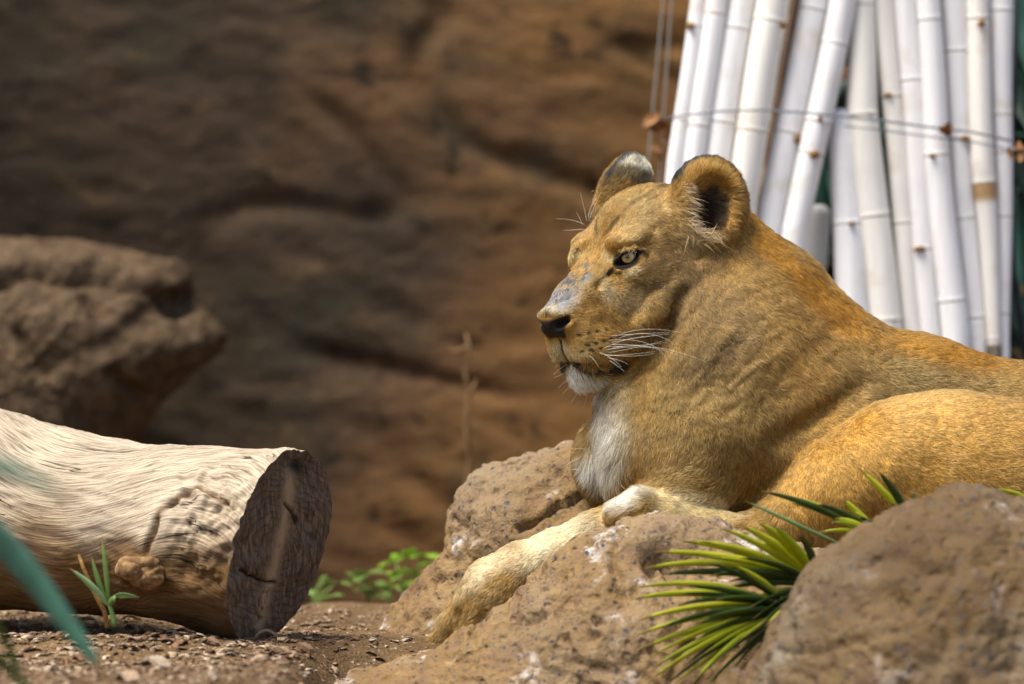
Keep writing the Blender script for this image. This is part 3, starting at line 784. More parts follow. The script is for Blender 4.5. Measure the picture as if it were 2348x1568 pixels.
# loose skin: soft folds running down and back over the neck and shoulder
_u, _v, _w = LV[:, 0] / LV[:, 1] * FPX + CU, CV - (LV[:, 2] - CAM_Z) / LV[:, 1] * FPX, (DF - LV[:, 1]) / K
_al, _ac = (_u * -.86 + _v * .50) / 1000, (_u * .50 + _v * .86) / 1000
_f = fbm(np.stack([_al * 3.2, _ac * 8.5 + .35 * np.sin(_al * 9), _w / 700], 1), 1.0, 3, 61, ridge=True)
_m = smooth(1.0, .45, np.sqrt(((_u - 1760) / 330) ** 2 + ((_v - 860) / 190) ** 2)) * smooth(-60, 20, _w)
LV = LV + LN * (_m * .0036 * _f)[:, None]
LN = vert_normals(LV, LQ)

# ------------------------------------------------------------------ lioness: markings, painted neck shade, coat, eyes, whiskers
def px_space(p):
    """world -> (u, v, w); the far half of the head is mirrored on to the near half so that markings are symmetric"""
    p = np.asarray(p, float)
    d = (p - HO) / K
    f, s, h = d.dot(HF), d.dot(HS), d.dot(HH)
    m = (s < 0) & (f > -300) & (h > -310) & (f + 0.5 * h > -330)
    q = p.copy()
    q[m] = HO + K * (f[m, None] * HF - s[m, None] * HS + h[m, None] * HH)
    return np.stack([q[:, 0] / q[:, 1] * FPX + CU, CV - (q[:, 2] - CAM_Z) / q[:, 1] * FPX, (DF - q[:, 1]) / K], 1), m

TAN, GREYTAN, ORANGE, WHITE, BLACK = (.325, .180, .050), (.215, .130, .058), (.39, .172, .014), (.90, .84, .72), (.012, .010, .009)
PALE, HAUNCH, LIMB, BROWN, SCAB = (.58, .44, .26), (.64, .37, .11), (.86, .72, .50), (.20, .115, .04), (.22, .22, .23)
# (u, v, w, ru, rv, rw, rot, colour, strength, edge)   edge: 0 soft .. 0.9 hard
B9 = 1e6
MARK_SHADE = [
    (1560, 620, 60, 160, 160, B9, 0, GREYTAN, .8, .2), (1640, 760, 60, 170, 170, B9, 0, GREYTAN, .9, .2), (1640, 960, 60, 270, 260, B9, 0, (.245, .15, .052), .95, .3), (1630, 815, 60, 150, 62, B9, 22, (.125, .074, .03), .85, .1),  # last entry: shadow of jaw and neck fold painted into the fur colour
    (2120, 890, 60, 290, 110, B9, -10, (.30, .20, .085), .85, .2), (2150, 1050, 230, 330, 220, 190, 0, HAUNCH, 1, .5), (1900, 1130, 230, 160, 120, 130, 25, HAUNCH, 1, .5),
    (1760, 560, -60, 110, 46, 400, -45, ORANGE, .95, .3), (1850, 655, -60, 130, 52, 400, -45, ORANGE, .95, .3), (1920, 715, -60, 110, 56, 400, -40, ORANGE, .95, .3),
    (2150, 805, -60, 270, 50, 400, -13, ORANGE, .9, .2),
    (1730, 480, -60, 40, 60, 400, 0, ORANGE, .9, .3),
    # chest, throat
    (1420, 1010, 40, 80, 140, 130, 10, WHITE, 1, .25), (1392, 1060, 30, 84, 66, 130, 0, WHITE, 1, .35), (1430, 920, 30, 45, 90, 100, 0, PALE, .9, .2), (1480, 1010, 60, 70, 70, 120, 30, PALE, .7, .1),
    (1440, 1100, 60, 40, 50, 120, 0, TAN, .8, .2),
    # limbs
    (1270, 1260, 190, 190, 75, 100, 25, LIMB, 1, .5), (1130, 1390, 200, 120, 80, 110, 40, (.50, .34, .15), 1, .3), (1110, 1315, 190, 110, 44, 110, 42, LIMB, 1, .3), (1040, 1430, 180, 60, 80, 90, 30, (.45, .29, .12), 1, .4),
    (1560, 1170, 215, 190, 60, 60, -4, (.78, .61, .38), 1, .6), (1450, 1150, 225, 75, 45, 60, 20, WHITE, 1, .4), (1470, 1195, 260, 70, 14, 40, 8, (.10, .07, .04), .8, .2),
    (1380, 1060, -60, 70, 90, 60, 0, (.44, .29, .125), .9, .3),
    # head
    (1480, 500, 20, 120, 80, B9, 30, (.40, .25, .10), .9, .2), (1380, 560, 60, 70, 60, B9, 0, (.46, .27, .09), .9, .2), (1330, 610, 60, 30, 40, B9, 40, (.46, .27, .09), .8, .2),
    (1500, 660, 60, 85, 65, B9, 0, (.19, .115, .045), .85, .2), (1490, 620, 60, 50, 30, B9, 0, (.33, .21, .09), .5, .2), (1505, 712, 60, 60, 22, B9, 42, (.46, .28, .10), .9, .3),
    (1440, 690, 60, 55, 50, B9, 0, (.34, .25, .14), .8, .2), (1390, 670, 60, 30, 35, B9, 0, (.42, .34, .22), .7, .2),
    (1470, 770, 60, 30, 45, B9, 0, (.36, .21, .07), .8, .2),
    (1340, 760, 60, 70, 40, B9, 0, (.42, .25, .085), .9, .2), (1350, 800, 60, 80, 34, B9, 0, (.55, .36, .15), .9, .2), (1320, 815, 60, 50, 22, B9, 0, (.70, .55, .32), .9, .2),
    (1280, 800, 90, 24, 32, B9, 0, (.74, .62, .42), .9, .2), (1300, 690, 80, 62, 34, B9, 48, (.33, .29, .24), .9, .2), (1292, 690, 80, 46, 18, B9, 50, SCAB, .85, .3), (1340, 643, 80, 26, 14, B9, 40, SCAB, .7, .2),
    (1258, 712, 90, 20, 22, B9, 0, (.62, .57, .46), .8, .2),
    (1340, 880, 60, 62, 42, B9, 0, WHITE, 1, .5), (1305, 850, 60, 30, 20, B9, 0, WHITE, .9, .4), (1400, 880, 60, 40, 30, B9, 0, PALE, .9, .3),
    # eye: pale crescents, dark rim and tear line
    (1392, 592, 75, 22, 22, B9, 60, (.60, .46, .26), .85, .2), (1446, 622, 75, 34, 12, B9, 22, (.60, .46, .26), .9, .3), (1413, 556, 75, 14, 18, B9, 0, (.14, .075, .025), .8, .2), (1440, 553, 75, 34, 9, B9, 0, (.55, .37, .16), .8, .2),
    (1435, 596, 75, 38, 24, B9, 20, BLACK, 1, .75), (1466, 577, 75, 13, 10, B9, 20, BLACK, 1, .6), (1396, 625, 75, 20, 8, B9, 52, BLACK, 1, .6), (1376, 640, 75, 14, 5, B9, 25, (.05, .035, .02), .9, .4), (1368, 664, 75, 5, 22, B9, 0, (.10, .065, .03), .8, .2),
    # forehead streaks
    (1405, 515, 50, 62, 7, B9, 52, (.10, .055, .02), .9, .2), (1462, 458, 50, 62, 6, B9, 36, (.10, .055, .02), .9, .2), (1520, 425, 50, 50, 6, B9, 20, (.10, .06, .028), .85, .2), (1500, 450, 50, 50, 5, B9, 28, (.12, .07, .03), .6, .2),
    # mouth and lips
    (1322, 833, 90, 30, 5, B9, -24, BLACK, .95, .5), (1368, 843, 80, 40, 5, B9, 0, BLACK, .95, .5), (1416, 838, 70, 30, 18, B9, 16, BLACK, .95, .4), (1400, 845, 70, 26, 14, B9, 0, BLACK, .9, .3),
    # ears
    (1622, 455, -10, 108, 125, 90, 0, (.40, .21, .055), 1, .6), (1575, 530, -10, 50, 60, 90, 0, (.55, .40, .22), .9, .2), (1632, 480, -25, 40, 70, 70, 8, (.05, .03, .02), .95, .3), (1660, 395, -10, 60, 60, 60, 0, (.40, .21, .05), .9, .3),
]
for (u0, v0, n_, du, dv) in ((1326, 768, 4, 21, -4.5), (1345, 790, 5, 18, -5), (1332, 805, 4, 22, -3.5)):
    for q in range(n_):
        MARK_SHADE.append((u0 + du * q, v0 + dv * q, 90, 9, 5.2, B9, 8, BLACK, 1, .3))

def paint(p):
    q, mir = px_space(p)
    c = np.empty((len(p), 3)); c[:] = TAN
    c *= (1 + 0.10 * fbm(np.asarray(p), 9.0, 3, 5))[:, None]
    for (u, v, wd, ru, rv, rw, rot, colr, st, ed) in MARK_SHADE:
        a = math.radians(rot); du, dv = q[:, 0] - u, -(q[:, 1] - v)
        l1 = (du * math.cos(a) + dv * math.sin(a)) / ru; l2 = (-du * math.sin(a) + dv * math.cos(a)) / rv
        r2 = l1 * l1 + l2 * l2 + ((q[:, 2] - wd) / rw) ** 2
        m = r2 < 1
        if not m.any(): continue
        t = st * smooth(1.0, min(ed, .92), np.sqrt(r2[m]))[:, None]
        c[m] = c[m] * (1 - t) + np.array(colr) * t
    # ears: dark rim along the edge, dark patch and pale tip on the back
    for ie, (ce, ax) in enumerate(EAX):
        l = (np.asarray(p) - ce) @ ax / K
        rr = np.hypot(l[:, 0] / 94, l[:, 2] / 116)
        back = (l[:, 1] < 4) & (rr < 1.06) & (l[:, 1] > -60) & (l[:, 2] > -70)
        lift = l[:, 2]
        t = smooth(70, 78, lift) * back * smooth(6, -6, l[:, 1]); c = c * (1 - t[:, None]) + np.array((.72, .64, .48)) * t[:, None]
        t = .9 * smooth(40, 50, lift) * smooth(84, 72, lift) * back * smooth(2, -10, l[:, 1]); c = c * (1 - t[:, None]) + np.array((.11, .08, .05)) * t[:, None]
        t = (smooth(.86, .95, rr) if ie == 0 else smooth(.93, .985, rr)) * smooth(20, 48, lift) * (np.abs(l[:, 1]) < 46) * (l[:, 1] > -26); c = c * (1 - t[:, None]) + np.array((.02, .018, .022)) * t[:, None]
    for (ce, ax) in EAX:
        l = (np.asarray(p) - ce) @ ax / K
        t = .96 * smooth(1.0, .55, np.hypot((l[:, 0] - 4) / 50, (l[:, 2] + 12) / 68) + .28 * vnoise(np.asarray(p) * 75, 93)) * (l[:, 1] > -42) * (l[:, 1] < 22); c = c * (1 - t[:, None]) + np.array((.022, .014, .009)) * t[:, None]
    # bare nose pad
    d = (np.asarray(p) - HO) / K
    f, s, h = d.dot(HF), d.dot(HS), d.dot(HH)
    t = .9 * smooth(6, 2, np.abs(s)) * smooth(-184, -192, h) * smooth(-246, -236, h) * (f > 80); c = c * (1 - t[:, None]) + np.array(BLACK) * t[:, None]
    t = smooth(.05, .35, fbm(np.asarray(p), 140.0, 3, 91)) * smooth(1.1, .6, np.hypot((f - 92) / 62, s / 46)) * smooth(-170, -150, h - .0 * f) * (h < -20); c = c * (1 - t[:, None]) + np.array((.080, .078, .080)) * t[:, None]
    pad = smooth(128, 136, f) * smooth(-136, -148, h + 0.35 * (f - 150)) * smooth(-202, -194, h) * smooth(50, 44, np.abs(s) + 0.55 * np.maximum(0, -165 - h))
    c = c * (1 - pad[:, None]) + np.array((.030, .022, .020)) * pad[:, None]
    nos = smooth(16, 9, np.sqrt(((np.abs(s) - 36) / 1.1) ** 2 + ((h + 158 - .35 * (np.abs(s) - 36)) / .8) ** 2)) * (f > 125)
    c = c * (1 - nos[:, None]) + np.array((.006, .005, .005)) * nos[:, None]
    c[:, 1] *= np.clip(.86 + .16 * c[:, 1] / c[:, 0], .86, 1.0)
    c[:, 2] *= np.clip(.55 + .5 * c[:, 2] / c[:, 0], .5, 1.0)          # warm, low-blue pigment
    return np.clip(c, 0.004, 0.9), pad, q, mir

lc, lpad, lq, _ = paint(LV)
# fine relief of the skin
LV2 = LV + LN * (0.0012 * fbm(LV, 26.0, 3, 11) * (1 - lpad))[:, None]
hide = NT('lion_hide')
at = hide.n('ShaderNodeAttribute', attribute_name='tint')
hide.color(hide.mix(0.25, at.outputs['Color'], hide.mix(hide.noise(hide.co(), 320, 3), (0, 0, 0), at.outputs['Color'])))
hide.bump(hide.noise(hide.co(), 420, 3), 0.5, 0.002)
hide.set(Roughness=0.75)
lion = empty('lioness', PW(1560, 1300, 0))
tag(lion, 'tawny lioness with pale chest lying on the rocks with one foreleg hanging down', 'lion')
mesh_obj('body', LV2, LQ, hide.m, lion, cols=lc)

# ---- coat: real strands rooted on the body
FLOW = [(1280, 700, .6, -.8), (1340, 640, .6, -.7), (1390, 540, .5, -.85), (1350, 520, .3, -.95), (1450, 480, .7, -.6), (1520, 430, .9, -.35), (1460, 640, .8, .4), (1500, 600, .95, .12), (1530, 540, .9, -.1),
    (1400, 700, .5, .8), (1340, 720, .8, .3), (1340, 780, .9, .3), (1400, 800, .9, .3), (1340, 870, .15, 1), (1300, 850, -.35, .9), (1390, 880, .4, .9), (1500, 720, .55, .8), (1460, 780, .6, .7),
    (1600, 640, .3, .9), (1640, 700, .5, .85), (1600, 800, .35, .95), (1700, 800, .6, .8), (1500, 900, .15, 1), (1420, 950, -.1, 1), (1600, 1000, .15, 1), (1700, 950, .4, .9), (1750, 1050, .3, .95),
    (1390, 1050, -.75, .6), (1450, 1080, .1, 1), (1760, 560, .75, .7), (1880, 700, .75, .7), (1960, 760, .3, .9), (2050, 790, .95, .3), (2250, 840, 1, .25), (2000, 880, .9, .5), (2200, 900, 1, .2), (1900, 900, .7, .7), (1800, 900, .6, .8),
    (1340, 1060, -.1, 1), (1540, 500, .2, .7), (1575, 560, .1, .9), (1560, 430, -.5, -.7), (1590, 470, .8, .45), (1680, 400, .6, -.5), (1620, 380, .2, -.9), (1690, 500, .4, .6), (1640, 600, .2, .9), (1420, 420, -.3, -.9), (1480, 380, .3, -.8)]
FLOW = [(a, b, 80, c, d) for a, b, c, d in FLOW] + [(2150, 1000, 260, .9, .4), (2080, 930, 240, .9, .1), (1950, 1080, 260, .5, .8), (1850, 1150, 240, .1, 1), (2300, 950, 260, 1, .2), (1600, 1170, 240, -1, .05), (1450, 1150, 250, -.9, .05), (1700, 1190, 240, -.6, .6),
    (1300, 1230, 200, -.9, .45), (1150, 1320, 220, -.7, .7), (1050, 1400, 200, -.5, .85), (1400, 1190, 190, -.9, .4)]
FLOW = np.array(FLOW, float)
LEN = [  # u, v, w, ru, rv, rw, length in mm
    (1480, 600, 60, 280, 300, 400, 7), (1300, 690, 80, 80, 60, B9, 5.0), (1340, 780, 80, 110, 60, 200, 4.2), (1430, 590, 70, 48, 36, B9, 3.5), (1340, 880, 60, 75, 48, 160, 20), (1520, 740, 60, 60, 60, 160, 9),
    (1600, 800, 60, 200, 150, 400, 13), (1400, 1030, 30, 90, 120, 150, 34), (1430, 930, 30, 60, 80, 130, 17), (1840, 640, -80, 160, 160, 200, 15), (1630, 455, -10, 125, 140, 120, 13), (1575, 535, 0, 60, 70, 90, 17),
    (1250, 1300, 190, 320, 160, 110, 8), (1450, 1140, 225, 80, 60, 80, 15), (2100, 1050, 240, 420, 220, 150, 10)]

def flow_at(q):
    out = np.zeros((len(q), 2)); ws = np.zeros(len(q))
    for (u, v, wd, du, dv) in FLOW:
        wt = 1.0 / (((q[:, 0] - u) ** 2 + (q[:, 1] - v) ** 2 + (0.8 * (q[:, 2] - wd)) ** 2) / 1600 + .15) ** 2
        out[:, 0] += wt * du; out[:, 1] += wt * dv; ws += wt
    return out / ws[:, None]

NSTR = 520000
if FUR:
    T = np.concatenate([LQ[:, [0, 1, 2]], LQ[:, [0, 2, 3]]])
    A, Bv, Cv = LV2[T[:, 0]], LV2[T[:, 1]], LV2[T[:, 2]]
    fn = np.cross(Bv - A, Cv - A); ar = np.linalg.norm(fn, axis=1) / 2; fn /= (2 * ar[:, None] + 1e-12)
    cen = (A + Bv + Cv) / 3
    cu_, cv_ = cen[:, 0] / cen[:, 1] * FPX + CU, CV - (cen[:, 2] - CAM_Z) / cen[:, 1] * FPX
    dens = np.where(fn[:, 1] < 0.25, 1.0, 0.18)                            # thinner on the side turned to the wall
    dens *= np.where((cu_ < 1730) & (cv_ < 930), 2.6, 1.0)                 # short dense fur on the head
    dens *= np.where(cu_ > 2420, 0.2, 1.0) * np.where(fn[:, 2] < -0.75, 0.3, 1.0)
    pr = ar * dens; pr /= pr.sum()
    ti = rng.choice(len(T), NSTR, p=pr)
    r1, r2 = np.sqrt(rng.random(NSTR)), rng.random(NSTR)
    ba = np.stack([1 - r1, r1 * (1 - r2), r1 * r2], 1)
    root = ba[:, :1] * A[ti] + ba[:, 1:2] * Bv[ti] + ba[:, 2:] * Cv[ti]
    nrm = ba[:, :1] * LN[T[ti, 0]] + ba[:, 1:2] * LN[T[ti, 1]] + ba[:, 2:] * LN[T[ti, 2]]
    nrm /= np.linalg.norm(nrm, axis=1, keepdims=True)
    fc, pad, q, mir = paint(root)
    eye_m = np.zeros(NSTR, bool)
    for (u, v, ru, rv, rot) in ((1436, 594, 40, 22, 20), (1396, 625, 18, 7, 50)):
        a = math.radians(rot); du, dv = q[:, 0] - u, -(q[:, 1] - v)
        eye_m |= (((du * math.cos(a) + dv * math.sin(a)) / ru) ** 2 + ((-du * math.sin(a) + dv * math.cos(a)) / rv) ** 2 < 1) & (q[:, 2] > 40)
    d = (root - HO) / K
    hf, hs, hh = d.dot(HF), d.dot(HS), d.dot(HH)
    nostril = (np.hypot((np.abs(hs) - 36), (hh + 158)) < 16) & (hf > 120)
    earhole = np.zeros(NSTR, bool)
    for (ce, ax) in EAX:
        l = (root - ce) @ ax / K
        earhole |= (np.hypot(l[:, 0] / 34, (l[:, 2] + 14) / 58) + .3 * vnoise(root * 75, 93) < 1) & (l[:, 1] > -40) & (l[:, 1] < 20) & (rng.random(NSTR) < .8)
    keep = (pad < 0.3) & ~eye_m & ~nostril & ~earhole
    root, nrm, fc, q, mir = root[keep], nrm[keep], fc[keep], q[keep], mir[keep]
    n = len(root)
    L = np.full(n, 12.0)
    for (u, v, wd, ru, rv, rw, mm) in LEN:
        r = np.sqrt(((q[:, 0] - u) / ru) ** 2 + ((q[:, 1] - v) / rv) ** 2 + ((q[:, 2] - wd) / rw) ** 2)
        t = smooth(1.0, .55, r); L = L * (1 - t) + mm * t
    fl = flow_at(q)
    D = np.stack([fl[:, 0], np.zeros(n), -fl[:, 1]], 1)
    D[mir] = (fl[mir, 0] * 1.0)[:, None] * (-HF * 0.9 + HS * -0.2) + (-fl[mir, 1])[:, None] * HH
    cl = np.stack([vnoise(root * 95, 31), vnoise(root * 95, 32), vnoise(root * 95, 33)], 1)
    cl2 = np.stack([vnoise(root * 30, 34), vnoise(root * 30, 35), vnoise(root * 30, 36)], 1)
    D = D / (np.linalg.norm(D, axis=1, keepdims=True) + 1e-9) + 0.36 * cl + 0.22 * cl2 + 0.22 * rng.normal(size=(n, 3))
    D -= nrm * (D * nrm).sum(1, keepdims=True); D /= np.linalg.norm(D, axis=1, keepdims=True) + 1e-9
    L = L * 0.001 * (0.7 + 0.75 * rng.random(n)) * (1 + .25 * cl[:, 0])
    lift = (0.30 + 0.22 * rng.random(n) + 0.14 * cl[:, 1])
    pts = np.empty((n, 4, 3), np.float32)
    for k_, t in enumerate((0.0, 0.33, 0.67, 1.0)):
        pts[:, k_] = root - nrm * 0.0006 + L[:, None] * (t * D * (0.95) + nrm * (lift * (t - 0.55 * t * t))[:, None])
    # long pale hairs from the front rim across the ear opening
    xt, xc = [], []
    for ie, (ce, ax) in enumerate(EAX):
        sgn = 1 if ie == 0 else -1
        for q_ in range(420):
            a = rng.uniform(math.radians(150), math.radians(290)); rr_ = rng.uniform(.66, .95)
            l0 = np.array([math.cos(a) * 80 * rr_ * sgn, rng.uniform(14, 26), math.sin(a) * 98 * rr_])
            d0 = np.array([-math.cos(a) * .55 * sgn + .5 * sgn, .35, .15 * -math.sin(a)]) + .38 * rng.normal(size=3); d0 /= np.linalg.norm(d0)
            ll = rng.uniform(16, 46) * (1.25 if math.sin(a) < .2 else .7)
            c0 = [l0 + d0 * ll * t_ + np.array([0, -.12 * ll * t_ * t_, -.25 * ll * t_ * t_]) for t_ in (0, .33, .67, 1.0)]
            xt.append([ce + ax @ (v_ * K) for v_ in c0]); xc.append(np.array((.62, .44, .22)) * rng.uniform(.55, 1.25))
    pts = np.concatenate([pts, np.array(xt, np.float32)]); fc = np.concatenate([fc, np.array(xc)]); root = np.concatenate([root, pts[n:, 0]]); cl2 = np.concatenate([cl2, np.zeros((len(xt), 3))]); n = len(pts)
    hc = bpy.data.hair_curves.new('fur')
    hc.add_curves([4] * n)
    hc.attributes['position'].data.foreach_set('vector', pts.ravel())
    rad = np.tile(np.array([1.0, .9, .62, .12], np.float32), n) * np.repeat((0.00038 * (0.75 + .5 * rng.random(n))).astype(np.float32), 4)
    hc.attributes.new('radius', 'FLOAT', 'POINT').data.foreach_set('value', rad)
    br = (0.5 + 1.05 * rng.random(n) ** 1.5) * (1 + 0.28 * vnoise(root * 130, 41)) * (1 + .10 * cl2[:, 2])
    dark = rng.random(n) < 0.12
    br[dark] *= 0.45
    colr = np.ones((n, 4), np.float32); colr[:, :3] = np.clip(fc * br[:, None], 0.004, .92)
    hc.attributes.new('tint', 'FLOAT_COLOR', 'CURVE').data.foreach_set('color', colr.ravel())
    fm = NT('fur_strand')
    fm.t.nodes.remove(fm.b)
    ha = fm.n('ShaderNodeAttribute', attribute_name='tint')
    hb = fm.n('ShaderNodeBsdfHairPrincipled', model='CHIANG', parametrization='COLOR')
    fm.link(ha.outputs['Color'], hb.inputs['Color'])
    hb.inputs['Roughness'].default_value = 0.48; hb.inputs['Radial Roughness'].default_value = 0.7
    df = fm.n('ShaderNodeBsdfDiffuse'); fm.link(ha.outputs['Color'], df.inputs['Color'])
    mx = fm.n('ShaderNodeMixShader'); mx.inputs[0].default_value = 0.5
    fm.link(hb.outputs[0], mx.inputs[1]); fm.link(df.outputs[0], mx.inputs[2])
    fm.link(mx.outputs[0], fm.t.nodes['Material Output'].inputs['Surface'])
    hc.materials.append(fm.m)
    fo = bpy.data.objects.new('fur', hc)
    link(fo, lion); fo['kind'] = 'stuff'
    sc.cycles_curves.shape = 'RIBBONS'

# ---- eyes
em = NT('eye_ball')
tc = em.n('ShaderNodeTexCoord')
sep = em.n('ShaderNodeSeparateXYZ', {'Vector': tc.outputs['Object']})
rad2 = em.math('SQRT', em.math('ADD', em.math('POWER', sep.outputs[0], 2.0), em.math('POWER', sep.outputs[1], 2.0)))
irc = em.ramp(em.math('MULTIPLY', rad2, 1 / (25 * K)), [(0.0, (.004, .004, .004)), (.17, (.004, .004, .004)), (.20, (.20, .13, .035)), (.46, (.50, .37, .12)), (.56, (.30, .20, .06)), (.60, (.012, .009, .008)), (1, (.016, .012, .011))])
em.color(irc); em.set(Roughness=0.06); em.b.inputs['Specular IOR Level'].default_value = 0.6
em.b.inputs['Coat Weight'].default_value = 1.0; em.b.inputs['Coat Roughness'].default_value = 0.02
for sg in (1, -1):
    c = HW(EYE[0], EYE[1] * sg, EYE[2])
    nu, nv = 40, 20
    vs = [(0, 0, 1)] + [(math.sin(math.pi * i / nv) * math.cos(2 * math.pi * j / nu), math.sin(math.pi * i / nv) * math.sin(2 * math.pi * j / nu), math.cos(math.pi * i / nv)) for i in range(1, nv) for j in range(nu)] + [(0, 0, -1)]
    fs = [[0, 1 + j, 1 + (j + 1) % nu] for j in range(nu)]
    for i in range(nv - 2):
        for j in range(nu): fs.append([1 + i * nu + j, 1 + (i + 1) * nu + j, 1 + (i + 1) * nu + (j + 1) % nu, 1 + i * nu + (j + 1) % nu])
    last = len(vs) - 1
    fs += [[last, 1 + (nv - 2) * nu + (j + 1) % nu, 1 + (nv - 2) * nu + j] for j in range(nu)]
    o = mesh_obj('eye', np.array(vs) * EYE_R * K, fs, em.m)
    gz = 0.72 * HF + 0.69 * sg * HS + 0.05 * HH
    o.parent = lion; o.matrix_parent_inverse = Matrix.Translation(lion.location).inverted()
    o.matrix_basis = Matrix.Translation(Vector(c)) @ Vector(gz).to_track_quat('Z', 'Y').to_matrix().to_4x4()

# ---- whiskers and long brow hairs
wm = NT('whisker_white'); wm.color((.85, .83, .78)); wm.set(Roughness=0.4)
WHISK = [((1425, 765), (1480, 745), (1562, 763)), ((1418, 775), (1490, 748), (1548, 790)), ((1400, 785), (1480, 770), (1540, 765)), ((1400, 790), (1470, 785), (1560, 815)), ((1395, 800), (1490, 775), (1625, 832)),
         ((1390, 802), (1450, 790), (1520, 800)), ((1395, 808), (1450, 800), (1535, 778)), ((1385, 815), (1440, 815), (1505, 805)), ((1400, 770), (1450, 765), (1540, 762)), ((1390, 795), (1440, 795), (1530, 785)),
         ((1372, 808), (1400, 815), (1425, 842)), ((1390, 820), (1415, 822), (1440, 835)), ((1380, 800), (1440, 770), (1500, 770)), ((1395, 780), (1500, 770), (1530, 825)), ((1385, 812), (1450, 822), (1500, 810)),
         ((1350, 815), (1362, 822), (1372, 840)), ((1395, 825), (1415, 838), (1432, 852))]
WCH = [((1300, 835), (1280, 845), (1268, 860)), ((1305, 850), (1290, 858), (1268, 866)), ((1310, 862), (1296, 872), (1280, 890)), ((1318, 872), (1305, 886), (1290, 903)), ((1330, 885), (1322, 905), (1308, 925)), ((1345, 890), (1345, 915), (1338, 935)), ((1290, 820), (1278, 828), (1272, 845)), ((1286, 805), (1274, 818), (1266, 830)), ((1365, 888), (1375, 905), (1372, 930))]
BROW = [((1340, 515), (1310, 500), (1275, 502)), ((1338, 525), (1315, 528), (1290, 528)), ((1345, 508), (1340, 480), (1330, 442)), ((1348, 506), (1350, 470), (1368, 455)), ((1335, 518), (1330, 500), (1320, 485)), ((1350, 505), (1358, 480), (1378, 440))]
pu_, pv_ = LV[:, 0] / LV[:, 1] * FPX + CU, CV - (LV[:, 2] - CAM_Z) / LV[:, 1] * FPX
def w_at(u, v, dflt):
    m = np.hypot(pu_ - u, pv_ - v) < 7
    return (DF - LV[m, 1].min()) / K if m.any() else dflt
for lst, dw1, dw2, r0 in ((WHISK, 45, 90, .00019), (WCH, -10, -20, .00022), (BROW, -4, -10, .00022)):
    for a, b, c in lst:
        w0 = w_at(*a, 20) - 2
        pts = bez(PW(*a, w0), PW(*b, w0 + dw1), PW(*c, w0 + dw2), 9)
        V_, F_ = tube(pts, np.linspace(r0, r0 * .35, 9), 4)
        mesh_obj('whisker', V_, F_, wm.m, lion)
lm = NT('lash_hair'); lm.color((.55, .42, .24))
for k_ in range(26):
    t = rng.random(); u = 1415 + 48 * t; v = 577 - 10 * math.sin(math.pi * min(1, t * 1.1)) + rng.normal() * 2
    a = PW(u, v, 88); b = PW(u + rng.normal() * 3 - 4, v - 2, 96); c = PW(u - 5 + rng.normal() * 6, v + 8 + rng.random() * 8, 97)
    V_, F_ = tube(bez(a, b, c, 5), np.linspace(.0003, .0001, 5), 3)
    mesh_obj('eyelash', V_, F_, lm.m, lion)

for k_ in range(5):                                    # lashes of the far eye
    V_, F_ = tube(bez(PW(1330, 568 + k_, -20), PW(1320, 568 + 2 * k_, -16), PW(1308 + 2 * k_, 576 + 2 * k_, -14), 5), np.linspace(.0006, .0002, 5), 4)
    mesh_obj('eyelash', V_, F_, bpy.data.materials['eye_ball'], lion)

# ------------------------------------------------------------------ plants and litter
def leaf_mat(name, c1, c2, rough=.45, transl=.25, tip=.9):
    g = NT(name)
    al = g.n('ShaderNodeAttribute', attribute_name='along').outputs['Fac']
    cc = g.ramp(g.noise(g.co(scale=(1, 1, 1)), 18, 4), [(.32, c1), (.68, c2)])
    cc = g.mix(g.ramp(g.math('ADD', al, g.math('MULTIPLY', g.noise(g.co(), 9, 2), .16)), [(.99, (0, 0, 0)), (1.0, (tip, tip, tip))]), cc, (.26, .16, .05))
    g.color(cc)
    g.set(Roughness=rough); g.b.inputs['Specular IOR Level'].default_value = .45
    t = g.n('ShaderNodeBsdfTranslucent'); t.inputs[0].default_value = (*[min(1, 1.5 * x) for x in c2], 1)
    mx = g.n('ShaderNodeMixShader'); mx.inputs[0].default_value = transl
    g.link(g.b.outputs[0], mx.inputs[1]); g.link(t.outputs[0], mx.inputs[2]); g.link(mx.outputs[0], g.t.nodes['Material Output'].inputs['Surface'])
    return g.m

def blade(name, pts, widths, side, fold, mat, parent, thick=.0007):
    """folded strap leaf with real thickness along pts"""
    pts = np.asarray(pts, float); n = len(pts); widths = np.broadcast_to(widths, (n,))
    T = np.gradient(pts, axis=0); T /= np.linalg.norm(T, axis=1, keepdims=True)
    S = np.asarray(side, float)[None] - T * (T @ np.asarray(side, float))[:, None]; S /= np.linalg.norm(S, axis=1, keepdims=True) + 1e-9
    N = np.cross(T, S)
    rows = []
    for sgn, off in ((-1, 0), (0, -fold), (1, 0)):
        rows.append(pts + S * (sgn * widths / 2)[:, None] + N * (off * widths)[:, None])
    top = np.stack(rows, 1); bot = top - N[:, None] * thick
    V = np.concatenate([top.reshape(-1, 3), bot.reshape(-1, 3)]); o = n * 3
    F = []
    for i in range(n - 1):
        for j in range(2):
            a, b, c_, d = i * 3 + j, i * 3 + j + 1, (i + 1) * 3 + j + 1, (i + 1) * 3 + j
            F += [[a, b, c_, d], [o + d, o + c_, o + b, o + a]]
        for j in (0, 2):
            a, d = i * 3 + j, (i + 1) * 3 + j
            F.append([a, d, o + d, o + a] if j == 0 else [d, a, o + a, o + d])
    ob = mesh_obj(name, V, F, mat, parent)
    t_ = np.repeat(np.linspace(0, 1, n), 3)
    ob.data.attributes.new('along', 'FLOAT', 'POINT').data.foreach_set('value', np.r_[t_, t_].astype(np.float32))
    return ob

